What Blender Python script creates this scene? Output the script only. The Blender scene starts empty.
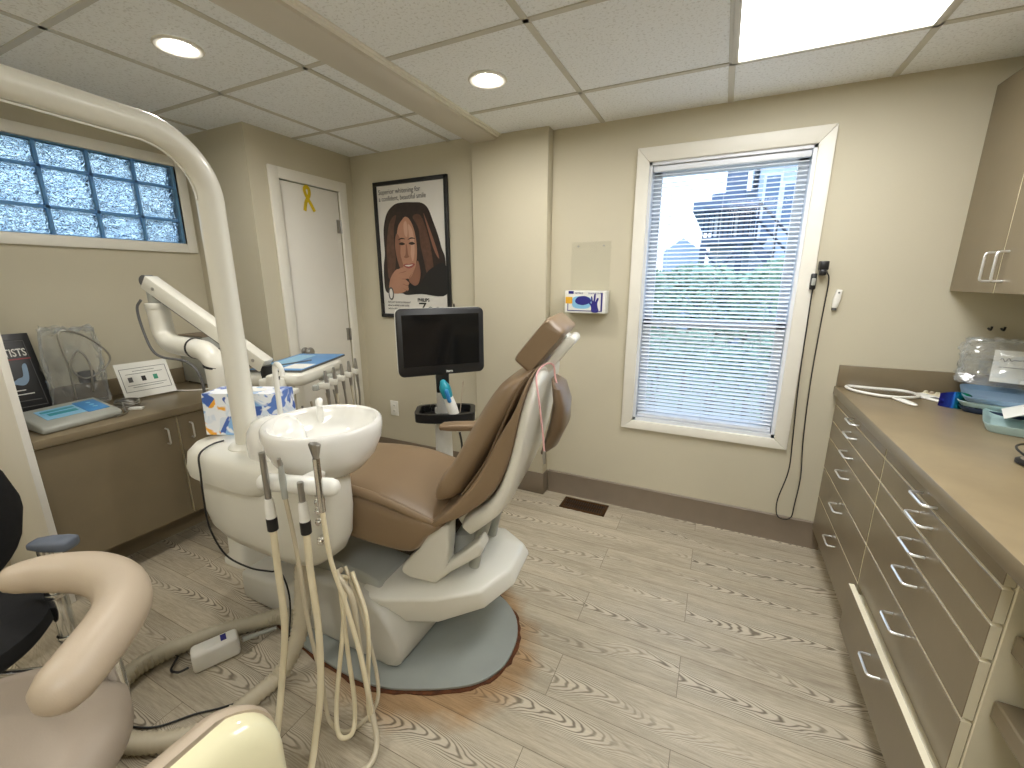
import bpy, bmesh, math, random
from mathutils import Vector, Matrix
random.seed(7)
C = bpy.context.scene.collection
V = Vector
PI = math.pi

# ------------------------------------------------------------------ materials
def nodes(name):
    m = bpy.data.materials.new(name)
    m.use_nodes = True
    nt = m.node_tree
    return m, nt, nt.nodes['Principled BSDF']

def nd(nt, kind, **kw):
    n = nt.nodes.new(kind)
    for k, v in kw.items():
        if k in n.inputs: n.inputs[k].default_value = v
        else: setattr(n, k, v)
    return n

def srgb(r, g, b):
    f = lambda c: (c/255/12.92) if c/255 <= 0.04045 else ((c/255+0.055)/1.055)**2.4
    return (f(r), f(g), f(b), 1)

def mat(name, col, rough=0.5, metal=0.0, var=0.05, scale=12, bump=0.0, bscale=80, coat=0.0, spec=0.5):
    m, nt, p = nodes(name)
    p.inputs['Roughness'].default_value = rough
    p.inputs['Metallic'].default_value = metal
    p.inputs['Coat Weight'].default_value = coat
    p.inputs['Specular IOR Level'].default_value = spec
    tc = nd(nt, 'ShaderNodeTexCoord')
    no = nd(nt, 'ShaderNodeTexNoise', Scale=scale, Detail=4.0)
    nt.links.new(tc.outputs['Object'], no.inputs['Vector'])
    rp = nd(nt, 'ShaderNodeValToRGB')
    c = V(col[:3])
    rp.color_ramp.elements[0].position = 0.3
    rp.color_ramp.elements[1].position = 0.7
    rp.color_ramp.elements[0].color = (*(c*(1-var)), 1)
    rp.color_ramp.elements[1].color = (*(c*(1+var)), 1)
    nt.links.new(no.outputs['Fac'], rp.inputs['Fac'])
    nt.links.new(rp.outputs['Color'], p.inputs['Base Color'])
    if bump:
        n2 = nd(nt, 'ShaderNodeTexNoise', Scale=bscale, Detail=3.0)
        nt.links.new(tc.outputs['Object'], n2.inputs['Vector'])
        b = nd(nt, 'ShaderNodeBump', Strength=bump, Distance=0.002)
        nt.links.new(n2.outputs['Fac'], b.inputs['Height'])
        nt.links.new(b.outputs['Normal'], p.inputs['Normal'])
    return m

def emit(name, col, s):
    m = bpy.data.materials.new(name); m.use_nodes = True
    nt = m.node_tree; nt.nodes.clear()
    e = nd(nt, 'ShaderNodeEmission'); e.inputs['Color'].default_value = col; e.inputs['Strength'].default_value = s
    o = nd(nt, 'ShaderNodeOutputMaterial'); nt.links.new(e.outputs[0], o.inputs[0])
    return m

def clear(name, tint=(1, 1, 1, 1), gloss=0.08, rough=0.05, fres=True, white=0.0):
    m = bpy.data.materials.new(name); m.use_nodes = True
    nt = m.node_tree; nt.nodes.clear()
    t = nd(nt, 'ShaderNodeBsdfTransparent'); t.inputs['Color'].default_value = tint
    g = nd(nt, 'ShaderNodeBsdfGlossy'); g.inputs['Roughness'].default_value = rough
    mx = nd(nt, 'ShaderNodeMixShader'); mx.inputs[0].default_value = gloss
    if fres:
        lw = nd(nt, 'ShaderNodeFresnel'); lw.inputs['IOR'].default_value = 1.4
        ma = nd(nt, 'ShaderNodeMath', operation='MULTIPLY_ADD'); ma.inputs[1].default_value = 0.9; ma.inputs[2].default_value = gloss
        ge = nd(nt, 'ShaderNodeNewGeometry'); sb = nd(nt, 'ShaderNodeMath', operation='SUBTRACT'); sb.inputs[0].default_value = 1.0; nt.links.new(ge.outputs['Backfacing'], sb.inputs[1])
        mb = nd(nt, 'ShaderNodeMath', operation='MULTIPLY'); nt.links.new(ma.outputs[0], mb.inputs[0]); nt.links.new(sb.outputs[0], mb.inputs[1])
        nt.links.new(lw.outputs[0], ma.inputs[0]); nt.links.new(mb.outputs[0], mx.inputs[0])
    nt.links.new(t.outputs[0], mx.inputs[1]); nt.links.new(g.outputs[0], mx.inputs[2])
    res = mx
    if white:
        df = nd(nt, 'ShaderNodeBsdfDiffuse'); df.inputs['Color'].default_value = (0.9, 0.91, 0.92, 1)
        res = nd(nt, 'ShaderNodeMixShader'); res.inputs[0].default_value = white
        nt.links.new(mx.outputs[0], res.inputs[1]); nt.links.new(df.outputs[0], res.inputs[2])
    o = nd(nt, 'ShaderNodeOutputMaterial'); nt.links.new(res.outputs[0], o.inputs[0])
    return m

def wood_floor():
    m, nt, p = nodes('floor_planks'); L = nt.links.new
    def mth(op, a, b=None, c=None):
        n = nd(nt, 'ShaderNodeMath', operation=op)
        for k, x in enumerate((a, b, c)):
            if x is None: continue
            if isinstance(x, (int, float)): n.inputs[k].default_value = x
            else: L(x, n.inputs[k])
        return n.outputs[0]
    tc = nd(nt, 'ShaderNodeTexCoord'); xyz = nd(nt, 'ShaderNodeSeparateXYZ'); L(tc.outputs['Object'], xyz.inputs[0])
    RH = 0.185
    br = nd(nt, 'ShaderNodeTexBrick', Scale=1.0)
    br.inputs['Brick Width'].default_value = 1.1; br.inputs['Row Height'].default_value = RH
    br.inputs['Mortar Size'].default_value = 0.0011; br.inputs['Mortar Smooth'].default_value = 0.0
    br.inputs['Color1'].default_value = (0, 0, 0, 1); br.inputs['Color2'].default_value = (1, 1, 1, 1)
    br.inputs['Mortar'].default_value = (0.5, 0.5, 0.5, 1); br.offset = 0.37; br.offset_frequency = 2
    L(tc.outputs['Object'], br.inputs['Vector'])
    w = mth('MULTIPLY', br.outputs['Color'], 53.0)
    def noise4(sx, sy, scale, detail, rough=0.5):
        mp = nd(nt, 'ShaderNodeMapping'); mp.inputs['Scale'].default_value = (sx, sy, 1)
        L(tc.outputs['Object'], mp.inputs['Vector'])
        n = nd(nt, 'ShaderNodeTexNoise', noise_dimensions='4D', Scale=scale, Detail=detail, Roughness=rough)
        L(mp.outputs['Vector'], n.inputs['Vector']); L(w, n.inputs['W']); return n.outputs['Fac']
    yl = mth('SUBTRACT', mth('FRACT', mth('DIVIDE', xyz.outputs['Y'], RH)), 0.5)
    wob = mth('MULTIPLY_ADD', noise4(1, 1, 1.3, 2.0), 1.7, -0.85)
    yy = mth('ADD', yl, wob)
    ring = mth('MULTIPLY_ADD', mth('MULTIPLY', yy, yy), 95.0, mth('MULTIPLY', xyz.outputs['X'], mth('MULTIPLY_ADD', br.outputs['Color'], 13.0, 13.0)))
    ring = mth('MULTIPLY_ADD', noise4(1, 3, 7.0, 2.0), 3.6, ring)
    sn = mth('SINE', mth('MULTIPLY', ring, 2*PI))
    ln = nd(nt, 'ShaderNodeMapRange'); ln.inputs['From Min'].default_value = -0.1; ln.inputs['From Max'].default_value = 0.95; L(sn, ln.inputs['Value'])
    env = mth('POWER', 2.718, mth('MULTIPLY', mth('MULTIPLY', yy, yy), -9.0))
    pat = nd(nt, 'ShaderNodeMapRange'); pat.inputs['From Min'].default_value = 0.32; pat.inputs['From Max'].default_value = 0.58; L(noise4(1, 2.5, 1.9, 1.0), pat.inputs['Value'])
    g = mth('MULTIPLY', mth('MULTIPLY', ln.outputs[0], env), pat.outputs[0])
    fine = nd(nt, 'ShaderNodeMapRange'); fine.inputs['From Min'].default_value = 0.34; fine.inputs['From Max'].default_value = 0.68; L(noise4(0.1, 1.5, 110.0, 4.0, 0.75), fine.inputs['Value'])
    brd = nd(nt, 'ShaderNodeMapRange'); brd.inputs['From Min'].default_value = 0.3; brd.inputs['From Max'].default_value = 0.7; L(noise4(0.6, 9.0, 1.6, 3.0, 0.6), brd.inputs['Value'])
    c0 = nd(nt, 'ShaderNodeMixRGB'); c0.inputs['Color1'].default_value = srgb(138, 126, 107); c0.inputs['Color2'].default_value = srgb(210, 199, 176)
    L(mth('MULTIPLY_ADD', fine.outputs[0], 0.55, mth('MULTIPLY', brd.outputs[0], 0.45)), c0.inputs['Fac'])
    c1 = nd(nt, 'ShaderNodeMixRGB'); c1.inputs['Color2'].default_value = srgb(88, 77, 62)
    gm = mth('MULTIPLY', g, 0.76)
    L(gm, c1.inputs['Fac']); L(c0.outputs[0], c1.inputs['Color1'])
    hl = mth('MULTIPLY', mth('MULTIPLY', mth('SUBTRACT', 1.0, ln.outputs[0]), env), mth('MULTIPLY', pat.outputs[0], 0.45))
    c1b = nd(nt, 'ShaderNodeMixRGB'); c1b.inputs['Color2'].default_value = srgb(226, 217, 198); L(hl, c1b.inputs['Fac']); L(c1.outputs[0], c1b.inputs['Color1'])
    c2 = nd(nt, 'ShaderNodeMixRGB', blend_type='MULTIPLY', Fac=1.0)
    tr = nd(nt, 'ShaderNodeMapRange'); tr.inputs['To Min'].default_value = 0.9; tr.inputs['To Max'].default_value = 1.05
    L(br.outputs['Color'], tr.inputs['Value']); L(c1b.outputs[0], c2.inputs['Color1']); L(tr.outputs[0], c2.inputs['Color2'])
    c3 = nd(nt, 'ShaderNodeMixRGB'); c3.inputs['Color2'].default_value = srgb(95, 82, 66)
    L(mth('MULTIPLY', br.outputs['Fac'], 0.75), c3.inputs['Fac']); L(c2.outputs[0], c3.inputs['Color1'])
    # rusty water stain that spread from the chair's floor plate
    sp = nd(nt, 'ShaderNodeVectorMath', operation='DISTANCE'); sp.inputs[1].default_value = (-0.93, 1.17, 0)
    mps = nd(nt, 'ShaderNodeMapping'); mps.inputs['Scale'].default_value = (0.86, 1.0, 0); mps.inputs['Location'].default_value = (-0.13, 0, 0)
    L(tc.outputs['Object'], mps.inputs['Vector']); L(mps.outputs['Vector'], sp.inputs[0])
    ns = nd(nt, 'ShaderNodeTexNoise', Scale=9.0, Detail=3.0); L(tc.outputs['Object'], ns.inputs['Vector'])
    sa = mth('MULTIPLY_ADD', ns.outputs['Fac'], 0.14, sp.outputs['Value'])
    sr = nd(nt, 'ShaderNodeMapRange'); sr.inputs['From Min'].default_value = 0.40; sr.inputs['From Max'].default_value = 0.475
    sr.inputs['To Min'].default_value = 0.75; sr.inputs['To Max'].default_value = 0.0
    L(sa, sr.inputs['Value'])
    c4 = nd(nt, 'ShaderNodeMixRGB', blend_type='MULTIPLY'); c4.inputs['Color2'].default_value = srgb(226, 182, 130)
    L(sr.outputs[0], c4.inputs['Fac']); L(c3.outputs[0], c4.inputs['Color1'])
    L(c4.outputs[0], p.inputs['Base Color'])
    p.inputs['Roughness'].default_value = 0.40
    b = nd(nt, 'ShaderNodeBump', Strength=0.2, Distance=0.001)
    L(gm, b.inputs['Height']); b.invert = True; L(b.outputs['Normal'], p.inputs['Normal'])
    return m

def tile_mat():
    m, nt, p = nodes('mineral_fibre_tile'); L = nt.links.new
    tc = nd(nt, 'ShaderNodeTexCoord')
    n = nd(nt, 'ShaderNodeTexNoise', Scale=95.0, Detail=4.0, Roughness=0.65); L(tc.outputs['Object'], n.inputs['Vector'])
    rp = nd(nt, 'ShaderNodeValToRGB')
    rp.color_ramp.elements[0].position = 0.36; rp.color_ramp.elements[0].color = srgb(220, 222, 222)
    rp.color_ramp.elements[1].position = 0.46; rp.color_ramp.elements[1].color = srgb(243, 246, 248)
    L(n.outputs['Fac'], rp.inputs['Fac']); L(rp.outputs['Color'], p.inputs['Base Color'])
    p.inputs['Roughness'].default_value = 0.9
    b = nd(nt, 'ShaderNodeBump', Strength=0.5, Distance=0.003); L(n.outputs['Fac'], b.inputs['Height']); L(b.outputs['Normal'], p.inputs['Normal'])
    return m

def block_glass():
    m, nt, p = nodes('rippled_glass_block'); L = nt.links.new
    tc = nd(nt, 'ShaderNodeTexCoord')
    mp = nd(nt, 'ShaderNodeMapping'); mp.inputs['Rotation'].default_value = (0.6, 0, 0); mp.inputs['Scale'].default_value = (1, 1, 1.9)
    L(tc.outputs['Object'], mp.inputs['Vector'])
    n = nd(nt, 'ShaderNodeTexNoise', Scale=34.0, Detail=1.0, Distortion=1.2); L(mp.outputs['Vector'], n.inputs['Vector'])
    b = nd(nt, 'ShaderNodeBump', Strength=1.0, Distance=0.05); L(n.outputs['Fac'], b.inputs['Height'])
    p.inputs['Base Color'].default_value = (0.74, 0.91, 1, 1)
    p.inputs['Transmission Weight'].default_value = 1.0; p.inputs['Roughness'].default_value = 0.06; p.inputs['IOR'].default_value = 1.48
    L(b.outputs['Normal'], p.inputs['Normal'])
    return m

def translucent(name, col):
    m = bpy.data.materials.new(name); m.use_nodes = True
    nt = m.node_tree; nt.nodes.clear()
    a = nd(nt, 'ShaderNodeBsdfTranslucent'); a.inputs['Color'].default_value = col
    g = nd(nt, 'ShaderNodeBsdfDiffuse'); g.inputs['Color'].default_value = col
    mx = nd(nt, 'ShaderNodeMixShader'); mx.inputs[0].default_value = 0.25
    nt.links.new(a.outputs[0], mx.inputs[1]); nt.links.new(g.outputs[0], mx.inputs[2])
    o = nd(nt, 'ShaderNodeOutputMaterial'); nt.links.new(mx.outputs[0], o.inputs[0])
    return m

def floral_mat():
    m, nt, p = nodes('blue_floral_card'); L = nt.links.new
    tc = nd(nt, 'ShaderNodeTexCoord')
    v = nd(nt, 'ShaderNodeTexVoronoi', Scale=15.0); L(tc.outputs['Object'], v.inputs['Vector'])
    nz = nd(nt, 'ShaderNodeTexNoise', Scale=17.0, Detail=1.0, Distortion=1.5); L(tc.outputs['Object'], nz.inputs['Vector'])
    rp = nd(nt, 'ShaderNodeValToRGB'); rp.color_ramp.interpolation = 'CONSTANT'
    sp = nd(nt, 'ShaderNodeSeparateColor'); L(v.outputs['Color'], sp.inputs[0])
    e = rp.color_ramp.elements
    e[0].position = 0; e[0].color = srgb(70, 105, 185)
    e[1].position = 0.3; e[1].color = srgb(140, 185, 232)
    for pos, c in ((0.52, srgb(222, 232, 245)), (0.74, srgb(95, 130, 205)), (0.86, srgb(246, 178, 60)), (0.94, srgb(232, 236, 246))):
        x = e.new(pos); x.color = c
    L(sp.outputs[0], rp.inputs['Fac'])
    mx = nd(nt, 'ShaderNodeMixRGB'); mx.inputs['Color2'].default_value = srgb(240, 244, 250)
    r2 = nd(nt, 'ShaderNodeMapRange'); r2.inputs['From Min'].default_value = 0.47; r2.inputs['From Max'].default_value = 0.54
    L(nz.outputs['Fac'], r2.inputs['Value']); L(r2.outputs[0], mx.inputs['Fac']); L(rp.outputs['Color'], mx.inputs['Color1'])
    L(mx.outputs[0], p.inputs['Base Color']); p.inputs['Roughness'].default_value = 0.35
    return m

def iridescent():
    m, nt, p = nodes('iridescent_foil'); L = nt.links.new
    lw = nd(nt, 'ShaderNodeTexCoord'); sx = nd(nt, 'ShaderNodeSeparateXYZ'); L(lw.outputs['Generated'], sx.inputs[0])
    rp = nd(nt, 'ShaderNodeValToRGB'); e = rp.color_ramp.elements
    e[0].color = srgb(40, 30, 130); e[1].color = srgb(10, 60, 60)
    for q, c in ((0.3, srgb(40, 80, 200)), (0.5, srgb(20, 150, 180)), (0.7, srgb(50, 190, 120))):
        x = e.new(q); x.color = c
    L(sx.outputs['X'], rp.inputs['Fac']); L(rp.outputs['Color'], p.inputs['Base Color'])
    p.inputs['Metallic'].default_value = 0.8; p.inputs['Roughness'].default_value = 0.15
    return m

M = dict(
    wall=mat('beige_wall_paint', srgb(202, 195, 173), 0.75, var=0.02, scale=2, bump=0.15, bscale=160),
    ceil=tile_mat(), grid=mat('white_grid_metal', srgb(200, 197, 186), 0.45, var=0.02),
    beam=mat('cream_beam_paint', srgb(208, 202, 189), 0.6, var=0.02, scale=3),
    floor=wood_floor(),
    base=mat('taupe_vinyl_base', srgb(126, 113, 97), 0.5, var=0.04),
    trim=mat('white_trim_paint', srgb(234, 231, 220), 0.4, var=0.02),
    door=mat('white_door_paint', srgb(236, 233, 224), 0.4, var=0.02, scale=3),
    lam=mat('taupe_laminate', srgb(126, 113, 90), 0.3, var=0.07, scale=5, bump=0.05),
    lamtop=mat('stone_laminate', srgb(142, 126, 98), 0.3, var=0.12, scale=7),
    edge=mat('cream_edge_band', srgb(232, 224, 198), 0.45, var=0.03),
    dark=mat('dark_recess', srgb(62, 52, 42), 0.8),
    chrome=mat('brushed_chrome', (0.78, 0.78, 0.77, 1), 0.18, 1.0, var=0.03),
    pull=mat('satin_pull', (0.88, 0.88, 0.87, 1), 0.3, 0.8, var=0.03),
    steel=mat('dull_steel', (0.45, 0.44, 0.42, 1), 0.35, 1.0, var=0.05),
    vinyl=mat('tan_vinyl', srgb(136, 114, 88), 0.38, var=0.04, scale=4, bump=0.12, bscale=260),
    vinyl2=mat('brown_satin', srgb(108, 88, 66), 0.28, var=0.08, scale=10),
    tanpad=mat('pale_tan_pad', srgb(192, 176, 155), 0.38, var=0.03, scale=4, bump=0.08, bscale=260),
    seatgrey=mat('mushroom_vinyl', srgb(166, 153, 138), 0.5, var=0.06, scale=6, bump=0.15, bscale=220),
    cream=mat('cream_plastic', srgb(226, 224, 213), 0.28, var=0.015, scale=3, coat=0.2),
    creamgloss=mat('glossy_cream_plastic', srgb(240, 234, 196), 0.15, var=0.01, scale=3, coat=0.5),
    grey=mat('grey_plastic', srgb(168, 170, 163), 0.4, var=0.03),
    putty=mat('putty_plastic', srgb(196, 194, 184), 0.35, var=0.02),
    plate=mat('grey_floor_plate', srgb(146, 151, 146), 0.4, var=0.06, scale=6),
    rust=mat('rust_and_grime', srgb(92, 52, 26), 0.9, var=0.4, scale=40, bump=0.6, bscale=90),
    porcelain=mat('white_porcelain', srgb(240, 239, 234), 0.08, var=0.005, coat=0.6),
    white=mat('white_plastic', srgb(236, 235, 228), 0.3, var=0.01),
    tube=mat('ivory_tubing', srgb(228, 217, 186), 0.4, var=0.03),
    tube2=mat('grey_ivory_tubing', srgb(196, 186, 162), 0.45, var=0.03),
    hose=mat('corrugated_hose_grey', srgb(176, 168, 146), 0.5, var=0.05, scale=20),
    black=mat('black_plastic', (0.012, 0.012, 0.013, 1), 0.35, var=0.1),
    blackfab=mat('black_fabric', (0.006, 0.006, 0.007, 1), 0.9, var=0.2, scale=60),
    screen=mat('dark_screen', (0.006, 0.007, 0.008, 1), 0.12, var=0.05),
    slate=mat('slate_blue_pad', srgb(96, 104, 118), 0.5),
    blue=mat('bright_blue_print', srgb(60, 140, 205), 0.3, var=0.06),
    skyblue=mat('sky_blue_print', srgb(140, 198, 232), 0.3, var=0.06),
    navy=mat('navy_print', srgb(40, 40, 130), 0.4, var=0.05),
    teal=mat('teal_plastic', srgb(30, 150, 170), 0.3, var=0.1),
    green=mat('green_print', srgb(60, 150, 120), 0.5),
    paper=mat('white_paper', srgb(236, 236, 230), 0.7, var=0.01),
    bluegrey=mat('pale_blue_plastic', srgb(128, 156, 184), 0.35, var=0.05),
    mint=mat('pale_mint_plastic', srgb(170, 196, 196), 0.35, var=0.05),
    darkblue=mat('deep_blue_plastic', srgb(36, 52, 78), 0.3, var=0.05),
    yellow=mat('yellow_ribbon', srgb(214, 186, 20), 0.5),
    pink=mat('pink_cord', srgb(226, 176, 176), 0.6),
    gold=mat('orange_print', srgb(238, 180, 50), 0.5),
    ink=mat('grey_ink', srgb(96, 96, 96), 0.7), inkblack=mat('black_ink', srgb(28, 26, 26), 0.6),
    posterw=mat('poster_white', srgb(222, 219, 212), 0.35, var=0.01),
    hair=mat('poster_dark_brown', srgb(44, 32, 27), 0.35, var=0.25, scale=30),
    hair2=mat('poster_hair_streak', srgb(92, 64, 50), 0.35, var=0.2, scale=30),
    skin=mat('poster_skin', srgb(176, 130, 106), 0.35, var=0.05),
    skin2=mat('poster_skin_shade', srgb(138, 96, 76), 0.35, var=0.05),
    skin3=mat('poster_skin_light', srgb(198, 158, 136), 0.35, var=0.03),
    lips=mat('poster_lips', srgb(150, 82, 76), 0.35),
    cloth=mat('poster_black_sweater', srgb(30, 28, 28), 0.4, var=0.1),
    red=mat('dark_red_print', srgb(150, 44, 50), 0.4),
    slat=mat('white_blind_slat', srgb(232, 236, 242), 0.35, var=0.01),
    vinylwin=mat('white_vinyl_sash', srgb(226, 230, 236), 0.35, var=0.01),
    joint=translucent('blue_glass_joint', (0.45, 0.74, 1.0, 1)),
    bronze=mat('bronze_register', srgb(92, 66, 40), 0.4, 0.6, var=0.1),
    glass=clear('clear_window_glass', gloss=0.0), acrylic=clear('clear_acrylic', (0.985, 0.988, 0.985, 1), 0.0, 0.03),
    bag=clear('clear_plastic_bag', (0.96, 0.97, 0.97, 1), 0.14, 0.10, white=0.10),
    block=block_glass(), floral=floral_mat(), irid=iridescent(),
    panel=emit('lit_diffuser', (1.0, 1.0, 0.985, 1), 6.0), lamp=emit('lit_lamp', (1.0, 0.965, 0.90, 1), 170.0),
    siding=mat('pale_blue_siding', srgb(180, 194, 212), 0.7, var=0.03), roof=mat('slate_roof', srgb(108, 124, 150), 0.8, var=0.1),
    deck=mat('grey_deck_wood', srgb(86, 98, 120), 0.8, var=0.1), rail=mat('grey_rail', srgb(52, 62, 82), 0.7),
    outglass=mat('dark_outdoor_glass', srgb(96, 120, 150), 0.15), ground=mat('outdoor_lawn', srgb(130, 140, 120), 0.9, var=0.2, scale=3),
    leaf=mat('hedge_leaf', srgb(146, 172, 146), 0.6, var=0.3, scale=6), bark=mat('bark', srgb(90, 84, 76), 0.9),
)

# ------------------------------------------------------------------ geometry helpers
def merge(dst, src):
    me = bpy.data.meshes.new('tmp'); src.to_mesh(me); src.free(); dst.from_mesh(me); bpy.data.meshes.remove(me)

def NB(): return bmesh.new()

def bevel(b, off, seg=2, ang=28):
    if off <= 0: return
    b.normal_update()
    es = [e for e in b.edges if len(e.link_faces) == 2 and e.calc_face_angle(0) > math.radians(ang)]
    if es: bmesh.ops.bevel(b, geom=es, offset=off, segments=seg, profile=0.5, affect='EDGES', clamp_overlap=True)

def obox(bm, c, ax, h, bev=0.0, seg=2, mi=0):
    t = NB(); c = V(c); ax = [V(a).normalized() for a in ax]
    vs = []
    for i in (-1, 1):
        for j in (-1, 1):
            for k in (-1, 1):
                vs.append(t.verts.new(c + ax[0]*h[0]*i + ax[1]*h[1]*j + ax[2]*h[2]*k))
    for f in ((0,1,3,2),(4,6,7,5),(0,4,5,1),(2,3,7,6),(0,2,6,4),(1,5,7,3)): t.faces.new([vs[i] for i in f])
    bmesh.ops.recalc_face_normals(t, faces=t.faces[:]); bevel(t, bev, seg)
    for f in t.faces: f.material_index = mi
    merge(bm, t); return bm

def box(bm, x0, x1, y0, y1, z0, z1, bev=0.0, seg=2, mi=0):
    return obox(bm, ((x0+x1)/2, (y0+y1)/2, (z0+z1)/2), ((1,0,0),(0,1,0),(0,0,1)), (abs(x1-x0)/2, abs(y1-y0)/2, abs(z1-z0)/2), bev, seg, mi)

def spline(pts, sub=6, closed=False):
    pts = [V(p) for p in pts]; n = len(pts); out = []
    if n < 3: return pts
    rng = n if closed else n-1
    for i in range(rng):
        if closed: p0, p1, p2, p3 = pts[(i-1) % n], pts[i], pts[(i+1) % n], pts[(i+2) % n]
        else:
            p1, p2 = pts[i], pts[i+1]
            p0 = pts[i-1] if i else p1*2-p2
            p3 = pts[i+2] if i+2 < n else p2*2-p1
        for k in range(sub):
            t = k/sub
            out.append(0.5*((2*p1)+(p2-p0)*t+(2*p0-5*p1+4*p2-p3)*t*t+(3*p1-p0-3*p2+p3)*t**3))
    if not closed: out.append(pts[-1])
    return out

def loft(bm, rings, cap=True, mi=0):
    t = NB(); R = [[t.verts.new(V(p)) for p in r] for r in rings]; n = len(R[0])
    for a, b in zip(R, R[1:]):
        for i in range(n): t.faces.new((a[i], a[(i+1) % n], b[(i+1) % n], b[i]))
    if cap:
        t.faces.new(R[0]); t.faces.new(R[-1])
    bmesh.ops.recalc_face_normals(t, faces=t.faces[:])
    for f in t.faces: f.material_index = mi
    merge(bm, t); return bm

def tube(bm, pts, r, n=12, sub=0, rounded=False, mi=0):
    if sub: 
        if isinstance(r, (list, tuple)):
            q = spline([(a, 0, 0) for a in r], sub); r = [v.x for v in q]
        pts = spline(pts, sub)
    pts = [V(p) for p in pts]
    rs = list(r) if isinstance(r, (list, tuple)) else [r]*len(pts)
    if rounded:
        d0 = (pts[0]-pts[1]).normalized(); d1 = (pts[-1]-pts[-2]).normalized()
        P0, R0, P1, R1 = [], [], [], []
        for a in (85, 60, 35):
            c, s = math.cos(math.radians(a)), math.sin(math.radians(a))
            P0.append(pts[0]+d0*rs[0]*s); R0.append(rs[0]*c)
            P1.insert(0, pts[-1]+d1*rs[-1]*s); R1.insert(0, rs[-1]*c)
        pts = P0+pts+P1; rs = R0+rs+R1
    up = None; rings = []
    for i, p in enumerate(pts):
        d = (pts[min(i+1, len(pts)-1)]-pts[max(i-1, 0)]).normalized()
        if up is None:
            up = d.orthogonal().normalized()
        else:
            up = (up - d*up.dot(d)); up = up.normalized() if up.length > 1e-6 else d.orthogonal().normalized()
        w = d.cross(up)
        rings.append([p + (up*math.cos(2*PI*k/n)+w*math.sin(2*PI*k/n))*rs[i] for k in range(n)])
    return loft(bm, rings, True, mi)

def cyl(bm, a, b, r, n=20, bev=0.0, mi=0):
    a, b = V(a), V(b); d = (b-a).normalized(); L = (b-a).length
    if bev: return tube(bm, [a, a+d*bev*0.3, a+d*bev, b-d*bev, b-d*bev*0.3, b], [r-bev, r-bev*0.3, r, r, r-bev*0.3, r-bev], n, mi=mi)
    return tube(bm, [a, b], r, n, mi=mi)

def lathe(bm, c, prof, n=40, ax=((1,0,0),(0,1,0),(0,0,1)), sx=1.0, sy=1.0, cap=True, mi=0):
    c = V(c); X, Y, Z = [V(a).normalized() for a in ax]
    return loft(bm, [[c + X*r*sx*math.cos(2*PI*k/n) + Y*r*sy*math.sin(2*PI*k/n) + Z*z for k in range(n)] for r, z in prof], cap, mi)

def prism(bm, poly, ext, bev=0.0, seg=2, mi=0):
    t = NB(); ext = V(ext)
    a = [t.verts.new(V(p)) for p in poly]; b = [t.verts.new(V(p)+ext) for p in poly]; n = len(a)
    t.faces.new(a); t.faces.new(b)
    for i in range(n): t.faces.new((a[i], a[(i+1) % n], b[(i+1) % n], b[i]))
    bmesh.ops.recalc_face_normals(t, faces=t.faces[:]); bevel(t, bev, seg)
    for f in t.faces: f.material_index = mi
    merge(bm, t); return bm

def supel(c, X, Y, a, b, n=28, e=3.0):
    c, X, Y = V(c), V(X), V(Y); out = []
    for k in range(n):
        th = 2*PI*k/n; cs, sn = math.cos(th), math.sin(th)
        out.append(c + X*a*math.copysign(abs(cs)**(2/e), cs) + Y*b*math.copysign(abs(sn)**(2/e), sn))
    return out

BASE = {}
def obj(name, bm, m, parent=None, loc=None, ang=35, smooth=True):
    me = bpy.data.meshes.new(name)
    o = bpy.data.objects.new(name, me); C.objects.link(o)
    base = BASE[parent.name] if parent else V(loc or (0, 0, 0))
    bmesh.ops.remove_doubles(bm, verts=bm.verts[:], dist=1e-6)
    for v in bm.verts: v.co -= base
    bm.to_mesh(me); bm.free()
    for x in (m if isinstance(m, (list, tuple)) else [m]): me.materials.append(M[x])
    if smooth:
        for p in me.polygons: p.use_smooth = True
        me.set_sharp_from_angle(angle=math.radians(ang))
    BASE[o.name] = base
    if parent: o.parent = parent
    else: o.location = base
    return o

def thing(name, label, cat, loc=(0, 0, 0), group=None):
    o = bpy.data.objects.new(name, None); C.objects.link(o); o.location = loc; o.empty_display_size = 0.05
    BASE[o.name] = V(loc); return tag(o, label, cat, group)

def tag(o, label, cat, group=None):
    o['label'] = label; o['category'] = cat
    if group: o['group'] = group
    return o

def struct(name, bm, m, parent=None, loc=None, **k):
    o = obj(name, bm, m, parent, loc, **k)
    if parent is None: o['kind'] = 'structure'
    return o

def low(bm):
    xs = [v.co for v in bm.verts]
    return V((sum(p.x for p in xs)/len(xs), sum(p.y for p in xs)/len(xs), min(p.z for p in xs)))

def solo(name, bm, m, label, cat, group=None, **k):
    return tag(obj(name, bm, m, None, low(bm), **k), label, cat, group)

def text(name, body, size, org, xd, yd, m, parent, align='LEFT', sx=1.0, depth=0.0004, bold=0.0):
    cu = bpy.data.curves.new('lettering', 'FONT'); cu.body = body; cu.size = size; cu.align_x = align
    cu.extrude = depth; cu.resolution_u = 3; cu.offset = bold
    to = bpy.data.objects.new('lettering_tmp', cu); C.objects.link(to)
    bpy.context.view_layer.update()
    me = bpy.data.meshes.new_from_object(to.evaluated_get(bpy.context.evaluated_depsgraph_get()))
    bpy.data.objects.remove(to); bpy.data.curves.remove(cu)
    X, Y = V(xd).normalized(), V(yd).normalized(); Z = X.cross(Y); org = V(org)
    b = NB(); b.from_mesh(me); bpy.data.meshes.remove(me)
    for v in b.verts: v.co = org + X*v.co.x*sx + Y*v.co.y + Z*(v.co.z + depth)
    return obj(name, b, m, parent, smooth=False)

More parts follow.
